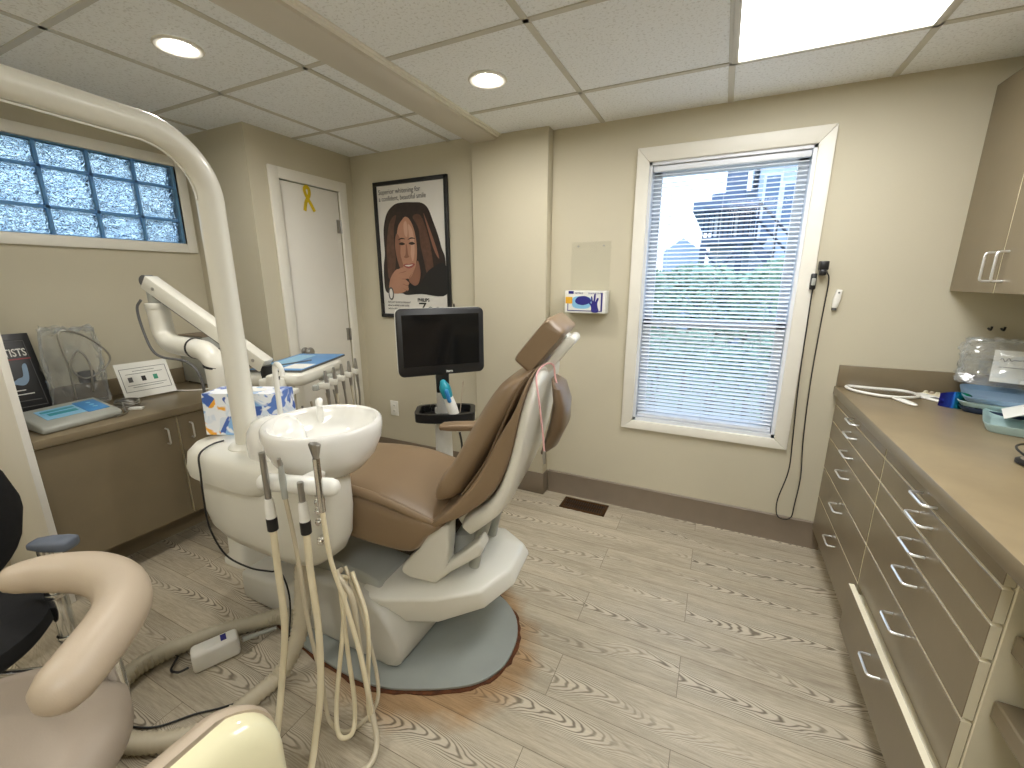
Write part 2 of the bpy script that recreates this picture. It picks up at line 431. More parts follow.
def blob(pts, org, X, Y, off, th=0.0004, mi=0, sub=5, bm=None, smooth=True):
    """flat printed patch: closed outline (u, v) on a plane"""
    org, X, Y = V(org), V(X), V(Y); N = X.cross(Y).normalized()
    P = [org + X*u + Y*v + N*off for u, v in pts]
    if smooth: P = spline(P, sub, True)
    bm = bm or NB()
    prism(bm, P, N*th, 0, mi=mi); return bm

# ------------------------------------------------------------------ room
XL, XR, YB, YF = -3.08, 1.20, 2.51, -1.45
ZC, ZL = 2.211, 2.245
XD, YC = -2.49, 1.73
PX0, PX1, PY = -1.44, -0.945, 2.435
T = 0.12

b = NB(); box(b, XL-0.3, XR+0.3, YF-0.3, YB+0.3, -0.1, 0); struct('floor', b, 'floor', smooth=False)

# ceiling: tiles and tee grid in one mesh, two levels either side of the dropped beam
b = NB()
box(b, -1.27, XR+T, YF-T, YB+T, ZC, ZC+0.1, mi=0)
box(b, XL-T, -1.30, YF-T, YB+T, ZL, ZL+0.1, mi=0)
gw = 0.012
gx = [-0.663+0.61*i for i in range(4)]; gy = [2.094-0.61*i for i in range(7)]
lx0, lx1, ly0, ly1 = -0.053, 0.557, 0.874, 2.094
for x in gx: box(b, x-gw, x+gw, YF, YB, ZC-0.004, ZC+0.002, 0.001, 1, mi=1)
for y in gy:
    if y > YF:
        if abs(y-1.484) < 0.01:
            box(b, -1.27, lx0, y-gw, y+gw, ZC-0.004, ZC+0.002, 0.001, 1, mi=1); box(b, lx1, XR, y-gw, y+gw, ZC-0.004, ZC+0.002, 0.001, 1, mi=1)
        else: box(b, -1.27, XR, y-gw, y+gw, ZC-0.004, ZC+0.002, 0.001, 1, mi=1)
for x in (-1.645, -2.215, -2.815): box(b, x-gw, x+gw, YF, YB if x > XD else YC, ZL-0.004, ZL+0.002, 0.001, 1, mi=1)
for y in [2.05-0.598*i for i in range(6)]: box(b, XL if y < YC else XD, -1.44, y-gw, y+gw, ZL-0.004, ZL+0.002, 0.001, 1, mi=1)
struct('ceiling', b, ['ceil', 'grid'], smooth=False)
b = NB(); box(b, -1.44, -1.265, YF, YB, 2.185, ZL+0.08, 0.004, 2)
struct('trim_1', b, 'beam')
b = NB(); box(b, -1.265, -1.250, YF, PY, 2.196, 2.2105, 0.002, 1); box(b, -1.250, -1.238, YF, PY, 2.203, 2.2105, 0.001, 1)
struct('trim_2', b, 'trim')

# walls
WX0, WX1, WZ0, WZ1 = -0.405, 0.325, 0.58, 1.985     # window rough opening
b = NB()
box(b, XD-0.02, WX0, YB, YB+T, 0, 2.4); box(b, WX1, XR+T, YB, YB+T, 0, 2.4)
box(b, WX0, WX1, YB, YB+T, 0, WZ0); box(b, WX0, WX1, YB, YB+T, WZ1, 2.4)
struct('wall_back', b, 'wall', smooth=False)
b = NB(); box(b, PX0, PX1, PY, YB, 0, ZC+0.02, 0.006, 2); struct('wall_pilaster', b, 'wall')
GY0, GY1, GZ0, GZ1 = 0.055, 1.658, 1.615, 2.06
b = NB()
box(b, XL-T, XL, YF, GY0, 0, 2.4); box(b, XL-T, XL, GY1, YB+T, 0, 2.4)
box(b, XL-T, XL, GY0, GY1, 0, GZ0); box(b, XL-T, XL, GY0, GY1, GZ1, 2.4)
struct('wall_left', b, 'wall', smooth=False)
DY0, DY1, DZ = 1.905, 2.375, 1.995
b = NB()
box(b, XL, XD, YC, YC+0.1, 0, 2.4)
box(b, XD-0.1, XD, YC+0.1, DY0, 0, 2.4); box(b, XD-0.1, XD, DY1, YB, 0, 2.4); box(b, XD-0.1, XD, DY0, DY1, DZ, 2.4)
struct('wall_closet', b, 'wall', smooth=False)
b = NB(); box(b, XR, XR+T, YF, YB+T, 0, 2.4); struct('wall_right', b, 'wall', smooth=False)
b = NB(); box(b, XL-T, XR+T, YF-T, YF, 0, 2.4); struct('wall_front', b, 'wall', smooth=False)
b = NB(); box(b, XL, -2.452, 0.596, 0.620, 0, ZL, 0.002, 2); struct('wall_partition', b, 'door')

# baseboards
b = NB()
prism(b, [(PX1+0.012, YB, 0), (PX1+0.012, YB-0.016, 0), (PX1+0.012, YB-0.010, 0.012), (PX1+0.012, YB-0.007, 0.142), (PX1+0.012, YB, 0.15)], (0.585-PX1, 0, 0))
struct('baseboard_back', b, 'base')
b = NB(); box(b, PX0, PX1+0.008, PY-0.008, PY, 0, 0.148, 0.003); box(b, PX1, PX1+0.008, PY-0.008, YB, 0, 0.148, 0.003)
struct('baseboard_pilaster', b, 'base')
b = NB(); box(b, XD+0.008, PX0, YB-0.008, YB, 0, 0.148, 0.003); struct('baseboard_poster', b, 'base')

# ------------------------------------------------------------------ window_1 with casing
w = bpy.data.objects.new('window_1', None); C.objects.link(w); BASE['window_1'] = V((-0.04, YB, 0.53)); w.location = BASE['window_1']; w['kind'] = 'structure'
OX0, OX1, OZ0, OZ1 = -0.468, 0.388, 0.528, 2.056
b = NB()
def casing_piece(p):  # mitred flat casing
    prism(b, p, (0, -0.020, 0), 0.004, 2)
y = YB
casing_piece([(OX0, y, OZ0), (OX0, y, OZ1), (WX0, y, WZ1), (WX0, y, WZ0)])
casing_piece([(OX1, y, OZ0), (OX1, y, OZ1), (WX1, y, WZ1), (WX1, y, WZ0)])
casing_piece([(OX0, y, OZ1), (OX1, y, OZ1), (WX1, y, WZ1), (WX0, y, WZ1)])
casing_piece([(OX0, y, OZ0), (OX1, y, OZ0), (WX1, y, WZ0), (WX0, y, WZ0)])
obj('casing', b, 'trim', w)
b = NB(); d = YB+0.115
box(b, WX0, WX0+0.015, YB-0.005, d, WZ0, WZ1); box(b, WX1-0.015, WX1, YB-0.005, d, WZ0, WZ1)
box(b, WX0, WX1, YB-0.005, d, WZ1-0.015, WZ1); box(b, WX0, WX1, YB-0.005, d, WZ0, WZ0+0.018)
obj('jamb', b, 'vinylwin', w)
def sash(z0, z1, yy):
    b = NB(); s = 0.042
    box(b, WX0+0.015, WX0+0.015+s, yy, yy+0.03, z0, z1, 0.003); box(b, WX1-0.015-s, WX1-0.015, yy, yy+0.03, z0, z1, 0.003)
    box(b, WX0+0.015, WX1-0.015, yy, yy+0.03, z1-s, z1, 0.003); box(b, WX0+0.015, WX1-0.015, yy, yy+0.03, z0, z0+s, 0.003)
    o = obj('sash', b, 'vinylwin', w)
    g = NB(); box(g, WX0+0.05, WX1-0.05, yy+0.013, yy+0.017, z0+s*0.9, z1-s*0.9); obj('pane', g, 'glass', o)
sash(1.135, WZ1-0.015, YB+0.082); sash(WZ0+0.018, 1.178, YB+0.05)

# venetian blind
bl = thing('venetian_blind', 'white horizontal mini blind hanging inside the back wall window', 'blind', (-0.04, YB+0.03, WZ0+0.02))
yb = YB+0.024
b = NB(); box(b, WX0+0.018, WX1-0.018, yb-0.014, yb+0.014, WZ1-0.045, WZ1-0.017, 0.002); obj('headrail', b, 'slat', bl)
b = NB(); nsl = 64; zt, zb = WZ1-0.06, WZ0+0.045
for i in range(nsl):
    z = zb + (zt-zb)*i/(nsl-1); tl = 0.36
    ring = []
    for q in (-1, -0.5, 0, 0.5, 1):
        ring.append((q*0.0125, 0.0022*(1-q*q)))
    top = [(yb+u*math.cos(tl)-0, z+v-u*math.sin(tl)*-1) for u, v in ring]
    poly = [V((WX0+0.02, yy, zz)) for yy, zz in top] + [V((WX0+0.02, yy, zz-0.0006)) for yy, zz in reversed(top)]
    prism(b, poly, (WX1-WX0-0.04, 0, 0))
obj('slats', b, 'slat', bl)
b = NB(); box(b, WX0+0.02, WX1-0.02, yb-0.012, yb+0.012, WZ0+0.022, WZ0+0.036, 0.003); obj('bottom_rail', b, 'slat', bl)
for x in (WX0+0.12, -0.04, WX1-0.12):
    b = NB(); tube(b, [(x, yb-0.0135, WZ0+0.03), (x, yb-0.0135, WZ1-0.03)], 0.0009, 6); obj('ladder_cord', b, 'slat', bl)
b = NB(); tube(b, [(WX0+0.085, yb-0.020, WZ1-0.05), (WX0+0.078, yb-0.022, 1.30)], 0.0035, 8); obj('tilt_wand', b, 'acrylic', bl)

# ------------------------------------------------------------------ window_2: glass block
w = bpy.data.objects.new('window_2', None); C.objects.link(w); BASE['window_2'] = V((XL, 0.86, 1.56)); w.location = BASE['window_2']; w['kind'] = 'structure'
b = NB(); f = 0.055
box(b, XL, XL+0.02, GY0-f, GY0, GZ0-f, GZ1+f, 0.003); box(b, XL, XL+0.02, GY1, GY1+f, GZ0-f, GZ1+f, 0.003)
box(b, XL, XL+0.02, GY0, GY1, GZ1, GZ1+f, 0.003); box(b, XL, XL+0.02, GY0, GY1, GZ0-f, GZ0, 0.003)
obj('casing', b, 'trim', w)
rows = [(GZ0, 1.752), (1.752, 1.942), (1.942, GZ1)]
cols = [GY1-0.2*i for i in range(9)]
jb = NB()
for y in cols[1:-1]: box(jb, XL-0.085, XL-0.012, y-0.007, y+0.007, GZ0, GZ1)
for z in (1.752, 1.942): box(jb, XL-0.085, XL-0.012, GY0, GY1, z-0.007, z+0.007)
box(jb, XL-0.1, XL, GY1-0.014, GY1+0.001, GZ0, GZ1); box(jb, XL-0.1, XL, GY0, GY1, GZ0-0.001, GZ0+0.005); box(jb, XL-0.1, XL, GY0, GY1, GZ1-0.005, GZ1+0.001)
obj('joints', jb, 'joint', w)
for z0, z1 in rows:
    for i in range(8):
        b = NB(); box(b, XL-0.08, XL-0.018, cols[i+1]+0.007, cols[i]-0.007, z0+0.007, z1-0.007, 0.012, 2)
        obj('glass_block', b, 'block', w)

# ------------------------------------------------------------------ door_1
dr = bpy.data.objects.new('door_1', None); C.objects.link(dr); BASE['door_1'] = V((XD, 2.14, 0)); dr.location = BASE['door_1']; dr['kind'] = 'structure'
b = NB(); fw = 0.062
box(b, XD, XD+0.018, DY0-fw, DY0+0.004, 0, DZ+fw, 0.005); box(b, XD, XD+0.018, DY1-0.004, DY1+fw, 0, DZ+fw, 0.005); box(b, XD, XD+0.018, DY0, DY1, DZ-0.004, DZ+fw, 0.005)
obj('frame', b, 'trim', dr)
b = NB(); box(b, XD-0.04, XD-0.004, DY0+0.006, DY1-0.006, 0.008, DZ-0.008, 0.002); obj('leaf', b, 'door', dr)
for z in (1.76, 1.0, 0.22):
    b = NB(); cyl(b, (XD+0.006, DY1-0.004, z-0.045), (XD+0.006, DY1-0.004, z+0.045), 0.007, 10); box(b, XD-0.004, XD+0.001, DY1-0.035, DY1-0.004, z-0.045, z+0.045)
    obj('hinge', b, 'steel', dr)
b = NB(); lathe(b, (XD-0.004, 1.965, 0.925), [(0.028, 0), (0.028, 0.006), (0.011, 0.012), (0.011, 0.03), (0.026, 0.04), (0.03, 0.055), (0.022, 0.068), (0.004, 0.072)], 24, ((0,1,0),(0,0,1),(1,0,0)))
obj('knob', b, 'steel', dr)
# yellow ribbon on the door
b = NB(); yc, zc, xr = 2.115, 1.985, XD-0.002
tube(b, [(xr, yc-0.03, zc-0.155), (xr+0.003, yc-0.015, zc-0.10), (xr+0.004, yc+0.014, zc-0.055), (xr+0.004, yc+0.016, zc-0.02), (xr+0.004, yc, zc-0.006), (xr+0.004, yc-0.018, zc-0.02), (xr+0.006, yc-0.012, zc-0.055), (xr+0.006, yc+0.022, zc-0.11), (xr+0.004, yc+0.045, zc-0.15)], 0.012, 8, 5)
for v in b.verts: v.co.x = xr + (v.co.x-xr)*0.25
solo('ribbon', b, 'yellow', 'yellow looped ribbon pinned near the top of the white closet door', 'ribbon')

# ------------------------------------------------------------------ ceiling fixtures
li = thing('ceiling_light_panel', 'bright rectangular fluorescent ceiling light panel above the window', 'ceiling light', ((lx0+lx1)/2, (ly0+ly1)/2, ZC))
b = NB(); fr = 0.022
for a in ((lx0, lx0+fr, ly0, ly1), (lx1-fr, lx1, ly0, ly1), (lx0, lx1, ly0, ly0+fr), (lx0, lx1, ly1-fr, ly1)):
    box(b, a[0], a[1], a[2], a[3], ZC-0.012, ZC-0.002, 0.003)
obj('frame', b, 'grid', li)
b = NB(); box(b, lx0+fr, lx1-fr, ly0+fr, ly1-fr, ZC-0.006, ZC-0.003); obj('diffuser', b, 'panel', li)
li_added = thing('ceiling_light_panel', 'unseen fluorescent ceiling light panel added behind the camera to brighten the room', 'ceiling light', ((lx0+lx1)/2, -0.66, ZC))  # extra panel out of view, added to brighten the room
b = NB()
for a_ in ((lx0, lx0+fr, -1.27, -0.05), (lx1-fr, lx1, -1.27, -0.05), (lx0, lx1, -1.27, -1.27+fr), (lx0, lx1, -0.05-fr, -0.05)): box(b, a_[0], a_[1], a_[2], a_[3], ZC-0.012, ZC-0.002, 0.003)
obj('frame', b, 'grid', li_added)
b = NB(); box(b, lx0+fr, lx1-fr, -1.27+fr, -0.05-fr, ZC-0.006, ZC-0.003); obj('diffuser', b, 'panel', li_added)
for x, y, z, lab in ((-1.93, -0.08, ZL, 'unseen round recessed ceiling light added left of the beam to brighten the room'), (-2.52, -0.9, ZL, 'unseen round recessed ceiling light added by the left wall to brighten the room'), (-0.975, 1.795, ZC, 'round recessed ceiling light nearest the pilaster, right of the beam'), (-1.93, 1.13, ZL, 'round recessed ceiling light on the left side of the beam, near the glass block window')):  # first two are unseen, added as fill light; last two are in view
    r = thing('recessed_light', lab, 'ceiling light', (x, y, z))
    b = NB(); lathe(b, (x, y, z), [(0.050, -0.001), (0.080, -0.001), (0.082, -0.006), (0.076, -0.010), (0.055, -0.008), (0.050, -0.004)], 40, cap=False)
    obj('trim_ring', b, 'trim', r)
    b = NB(); lathe(b, (x, y, z), [(0.051, -0.0015), (0.051, -0.003), (0.03, -0.004)], 32); obj('lens', b, 'lamp', r)

# ------------------------------------------------------------------ back wall items
# poster
px0, px1, pz0, pz1 = -2.278, -1.660, 1.125, 2.052
po = thing('framed_poster', 'black framed advertising poster of a long-haired woman, on the wall beside the closet', 'poster', ((px0+px1)/2, YB, pz0))
b = NB(); fw = 0.026
for a in ((px0, px0+fw, pz0, pz1), (px1-fw, px1, pz0, pz1), (px0, px1, pz0, pz0+fw), (px0, px1, pz1-fw, pz1)):
    box(b, a[0], a[1], YB-0.024, YB-0.002, a[2], a[3], 0.003)
obj('frame', b, 'black', po)
b = NB(); box(b, px0+fw*0.8, px1-fw*0.8, YB-0.012, YB-0.004, pz0+fw*0.8, pz1-fw*0.8); obj('print', b, 'posterw', po)
pw, ph = px1-px0, pz1-pz0
org = V((px0, YB-0.012, pz1)); PXv, PYv = V((pw, 0, 0)), V((0, 0, -ph))
def pb(pts, layer, mi, bm, sm=True):
    o2, Xv, Yv = org, PXv, PYv
    N = V((0, -1, 0))
    P = [o2 + Xv*u + Yv*v + N*(0.0002+layer*0.0003) for u, v in pts]
    if sm: P = spline(P, 5, True)
    prism(bm, P, N*0.0003, 0, mi=mi)
b = NB()
pb([(0.10,0.42),(0.11,0.32),(0.17,0.22),(0.28,0.165),(0.40,0.155),(0.54,0.16),(0.66,0.17),(0.74,0.21),(0.80,0.30),(0.86,0.40),(0.90,0.49),(0.94,0.56),(0.94,0.70),(0.90,0.81),(0.6,0.815),(0.2,0.81),(0.075,0.79),(0.07,0.62),(0.10,0.52)], 0, 0, b)
pb([(0.29,0.40),(0.32,0.32),(0.38,0.275),(0.43,0.255),(0.49,0.28),(0.54,0.35),(0.565,0.45),(0.56,0.54),(0.53,0.62),(0.46,0.69),(0.40,0.70),(0.34,0.66),(0.30,0.57),(0.28,0.48)], 1, 1, b)
pb([(0.27,0.40),(0.30,0.37),(0.34,0.42),(0.33,0.52),(0.36,0.60),(0.34,0.655),(0.29,0.58),(0.26,0.48)], 2, 2, b)
pb([(0.43,0.70),(0.52,0.63),(0.57,0.57),(0.60,0.66),(0.56,0.74),(0.48,0.75)], 1, 2, b)
for u0 in (0.315, 0.455):   # eyes and brows
    pb([(u0,0.445),(u0+0.045,0.434),(u0+0.09,0.447),(u0+0.045,0.456)], 3, 0, b)
    pb([(u0-0.012,0.418),(u0+0.04,0.402),(u0+0.10,0.413),(u0+0.04,0.412)], 3, 0, b)
pb([(0.415,0.45),(0.43,0.46),(0.44,0.525),(0.455,0.54),(0.41,0.55),(0.38,0.54),(0.405,0.52)], 3, 2, b)
pb([(0.36,0.602),(0.41,0.590),(0.44,0.594),(0.49,0.588),(0.53,0.596),(0.48,0.62),(0.42,0.624)], 3, 3, b)
pb([(0.385,0.602),(0.44,0.600),(0.50,0.598),(0.44,0.611)], 4, 5, b)
pb([(0.46,0.31),(0.51,0.34),(0.535,0.42),(0.53,0.52),(0.50,0.575),(0.475,0.52),(0.485,0.47),(0.47,0.40)], 2, 9, b)
pb([(0.40,0.30),(0.44,0.29),(0.45,0.36),(0.43,0.40),(0.40,0.37)], 2, 9, b)
# hair locks over the face sides
pb([(0.30,0.24),(0.26,0.33),(0.25,0.45),(0.26,0.56),(0.22,0.66),(0.14,0.70),(0.13,0.55),(0.15,0.40),(0.21,0.28)], 4, 4, b)
pb([(0.53,0.26),(0.60,0.34),(0.62,0.46),(0.66,0.58),(0.70,0.68),(0.78,0.66),(0.76,0.50),(0.71,0.36),(0.63,0.25)], 4, 4, b)
pb([(0.68,0.24),(0.76,0.36),(0.84,0.50),(0.86,0.56),(0.80,0.50),(0.73,0.36)], 5, 2, b)
pb([(0.36,0.70),(0.55,0.76),(0.72,0.64),(0.94,0.60),(0.945,0.815),(0.60,0.815),(0.34,0.815)], 5, 6, b)
# hand resting at the chin: back of the hand and four bent fingers
pb([(0.14,0.80),(0.15,0.72),(0.20,0.665),(0.27,0.63),(0.33,0.645),(0.38,0.70),(0.42,0.765),(0.36,0.80),(0.25,0.815)], 6, 1, b)
for u, v, du, dv in ((0.30,0.645,0.12,-0.015),(0.33,0.685,0.10,-0.002),(0.35,0.72,0.085,0.012),(0.355,0.75,0.07,0.022)):
    pb([(u-0.08,v+0.02),(u,v-0.018),(u+du*0.7,v+dv-0.014),(u+du,v+dv+0.003),(u+du*0.7,v+dv+0.018),(u,v+0.016)], 7, 1, b)
    pb([(u-0.02,v+0.017),(u+du*0.6,v+dv+0.018),(u+du*0.9,v+dv+0.012),(u+du*0.6,v+dv+0.023)], 8, 2, b)
pb([(0.12,0.815),(0.13,0.78),(0.16,0.765),(0.19,0.78),(0.20,0.815),(0.19,0.85),(0.16,0.865),(0.13,0.85)], 9, 7, b)
pb([(0.135,0.815),(0.145,0.785),(0.16,0.778),(0.175,0.785),(0.185,0.815),(0.175,0.845),(0.16,0.852),(0.145,0.845)], 10, 8, b)
pb([(0.148,0.80),(0.158,0.79),(0.166,0.80),(0.17,0.835),(0.16,0.828),(0.15,0.838)], 11, 5, b)
obj('portrait', b, ['hair', 'skin', 'skin2', 'lips', 'hair2', 'posterw', 'cloth', 'ink', 'posterw', 'skin3'], po, smooth=False)
tp = lambda u, v: V((px0+pw*u, YB-0.0135, pz1-ph*v))
X3, Z3 = (1, 0, 0), (0, 0, 1)
text('lettering', 'Superior whitening for', 0.046, tp(0.065, 0.088), X3, Z3, 'ink', po, sx=0.86)
text('lettering', 'a confident, beautiful smile', 0.046, tp(0.065, 0.135), X3, Z3, 'ink', po, sx=0.82)
for i, t in enumerate(('Ask your dental professional', 'about a whiter smile today', 'with in-office treatment')):
    text('lettering', t, 0.019, tp(0.10, 0.885+0.026*i), X3, Z3, 'ink', po, sx=0.95)
text('lettering', 'PHILIPS', 0.034, tp(0.54, 0.872), X3, Z3, 'inkblack', po, sx=0.95, bold=0.0006)
text('lettering', 'Zoom!', 0.115, tp(0.55, 0.965), X3, Z3, 'inkblack', po, sx=0.98)

# wall outlet
ox, oz = -2.232, 0.412
ou = thing('wall_outlet', 'white electrical outlet plate low on the wall below the poster', 'outlet', (ox, YB, oz-0.06))
b = NB(); box(b, ox-0.038, ox+0.038, YB-0.007, YB, oz-0.06, oz+0.06, 0.003); obj('plate', b, 'white', ou)
for dz in (-0.022, 0.022):
    b = NB(); lathe(b, (ox, YB-0.007, oz+dz), [(0.016, 0), (0.015, 0.002)], 20, ((1,0,0),(0,0,1),(0,-1,0)))
    o = obj('socket', b, 'white', ou)
    b2 = NB()
    for dx in (-0.006, 0.006): box(b2, ox+dx-0.0012, ox+dx+0.0012, YB-0.0097, YB-0.0088, oz+dz-0.004, oz+dz+0.006)
    obj('slot', b2, 'black', o)

# glove box holder
hx0, hx1, hz0, hz1 = -0.826, -0.576, 1.205, 1.605
gh = thing('glove_box_holder', 'clear acrylic wall holder screwed to the wall left of the window', 'holder', ((hx0+hx1)/2, YB, hz0))
b = NB(); box(b, hx0+0.01, hx1-0.01, YB-0.004, YB-0.001, hz0, hz1, 0.001, 1); obj('back_plate', b, 'acrylic', gh)
b = NB(); box(b, hx0, hx1, YB-0.095, YB-0.004, hz0-0.004, hz0, 0.001, 1)
box(b, hx0-0.003, hx0, YB-0.095, YB-0.004, hz0, hz0+0.13, 0.001, 1); box(b, hx1, hx1+0.003, YB-0.095, YB-0.004, hz0, hz0+0.13, 0.001, 1)
box(b, hx0, hx1, YB-0.098, YB-0.095, hz0, hz0+0.025, 0.001, 1); obj('tray', b, 'acrylic', gh)
for x in (hx0+0.05, hx1-0.05):
    b = NB(); cyl(b, (x, YB-0.004, hz1-0.025), (x, YB-0.008, hz1-0.025), 0.005, 12); obj('screw', b, 'steel', gh)
gb = thing('glove_box', 'white and purple box of disposable gloves in the clear wall holder', 'box', ((hx0+hx1)/2, YB-0.05, hz0))
b = NB(); box(b, hx0+0.006, hx1-0.006, YB-0.090, YB-0.010, hz0+0.001, hz0+0.126, 0.002, 1); obj('carton', b, 'paper', gb)
fy = YB-0.090
def face(pts, mi, off, bm, sm=True):
    P = [V((hx0+0.006+u*0.238, fy-off, hz0+0.001+v*0.125)) for u, v in pts]
    if sm: P = spline(P, 4, True)
    prism(bm, P, (0, -0.0004, 0), mi=mi)
b = NB()
face([(0.07,0.08),(0.93,0.08),(0.93,0.12),(0.07,0.12)], 0, 0.0002, b, False); face([(0.89,0.12),(0.93,0.12),(0.93,0.92),(0.89,0.92)], 0, 0.0002, b, False)
face([(0.07,0.10),(0.09,0.10),(0.09,0.5),(0.07,0.5)], 0, 0.0002, b, False)
face([(0.02,0.42),(0.19,0.42),(0.19,0.72),(0.02,0.72)], 1, 0.0006, b, False)
face([(0.09,0.86),(0.22,0.86),(0.22,0.99),(0.09,0.99)], 0, 0.0006, b, False)
face([(0.20,0.30),(0.36,0.2),(0.62,0.26),(0.64,0.68),(0.36,0.76),(0.20,0.66)], 3, 0.0002, b)
face([(0.26,0.55),(0.33,0.72),(0.48,0.77),(0.60,0.70),(0.66,0.55),(0.58,0.42),(0.44,0.36),(0.31,0.42)], 2, 0.0006, b)
obj('printed_panel', b, ['navy', 'gold', 'navy', 'skyblue'], gb, smooth=False)
b = NB(); face([(0.68,0.06),(0.84,0.06),(0.82,0.30),(0.81,0.46),(0.84,0.66),(0.80,0.68),(0.76,0.52),(0.765,0.84),(0.73,0.86),(0.71,0.54),(0.68,0.74),(0.65,0.72),(0.67,0.44),(0.62,0.52),(0.59,0.48),(0.66,0.30)], 0, 0.0010, b)
obj('printed_glove', b, 'navy', gb, smooth=False)
text('lettering', 'NITRILE', 0.014, (hx0+0.065, fy-0.0004, hz0+0.108), X3, Z3, 'navy', gb)
text('lettering', 'EXAM GLOVES', 0.012, (hx0+0.145, fy-0.0004, hz0+0.108), X3, Z3, 'navy', gb)
# plug-in charger & cable hanging from the casing
cx = 0.400
ch = thing('wall_charger', 'black plug and cord hanging on the right side of the window frame', 'cable', (cx, YB, 1.40))
b = NB(); box(b, cx-0.002, cx+0.034, YB-0.045, YB, 1.435, 1.475, 0.004); box(b, cx+0.002, cx+0.028, YB-0.05, YB-0.005, 1.41, 1.437, 0.006); obj('plug_body', b, 'black', ch)
b = NB(); box(b, cx-0.028, cx-0.004, YB-0.04, YB-0.018, 1.345, 1.42, 0.006); obj('connector', b, 'black', ch)
b = NB(); box(b, cx-0.024, cx-0.008, YB-0.043, YB-0.037, 1.365, 1.398, 0.003); obj('badge', b, 'grey', ch)
yq = YB-0.026
b = NB(); tube(b, [(cx+0.030, YB-0.03, 1.43), (cx+0.045, yq, 1.38), (cx+0.042, yq, 1.2), (cx+0.040, yq, 0.9), (cx+0.05, yq, 0.6), (cx+0.066, yq, 0.4), (cx+0.06, yq, 0.24), (cx+0.055, yq, 0.165), (cx+0.025, yq, 0.142), (cx-0.01, yq, 0.16), (cx-0.018, yq, 0.25), (cx+0.01, yq, 0.42), (cx+0.005, yq, 0.6), (cx-0.008, yq, 0.9), (cx-0.012, yq, 1.2), (cx-0.014, YB-0.03, 1.35)], 0.0028, 8, 6)
obj('cord', b, 'black', ch)
rm = thing('wall_sensor', 'small white plastic clip on the wall right of the window', 'clip', (0.487, YB, 1.265))
b = NB(); prism(b, [(0.475,YB,1.262),(0.497,YB,1.262),(0.504,YB,1.300),(0.506,YB,1.345),(0.484,YB,1.348),(0.476,YB,1.30)], (0,-0.02,0), 0.004); obj('body', b, 'white', rm)
b = NB(); cyl(b, (0.493, YB-0.020, 1.332), (0.493, YB-0.0225, 1.332), 0.004, 12); obj('button', b, 'ink', rm)
b = NB(); box(b, 0.477, 0.495, YB-0.016, YB-0.003, 1.250, 1.262, 0.002); obj('foot', b, 'ink', rm)
for i, x in enumerate((1.035, 1.075)):
    b = NB(); tube(b, [(x, YB, 1.19), (x, YB-0.02, 1.185), (x, YB-0.025, 1.20)], 0.004, 8, 3)
    solo('wall_hook', b, 'black', ('left' if i == 0 else 'right')+' one of two tiny black hooks under the wall cabinet', 'hook', 'tiny wall hooks')
# floor register
fv = thing('floor_register', 'brown metal floor vent register in front of the window wall', 'vent', (-0.645, 2.395, 0))
vx0, vx1, vy0, vy1 = -0.79, -0.505, 2.325, 2.465
b = NB()
for a in ((vx0, vx0+0.02, vy0, vy1), (vx1-0.02, vx1, vy0, vy1), (vx0, vx1, vy0, vy0+0.02), (vx0, vx1, vy1-0.02, vy1)): box(b, a[0], a[1], a[2], a[3], 0, 0.006, 0.002)
obj('frame', b, 'bronze', fv)
b = NB(); box(b, vx0+0.02, vx1-0.02, vy0+0.02, vy1-0.02, 0, 0.001); obj('duct_opening', b, 'black', fv)
b = NB()
for i in range(17):
    x = vx0+0.028+i*(vx1-vx0-0.056)/16; box(b, x-0.003, x+0.003, vy0+0.018, vy1-0.018, 0.001, 0.005)
box(b, vx0+0.02, vx1-0.02, (vy0+vy1)/2-0.003, (vy0+vy1)/2+0.003, 0.001, 0.005)
obj('louvres', b, 'bronze', fv)
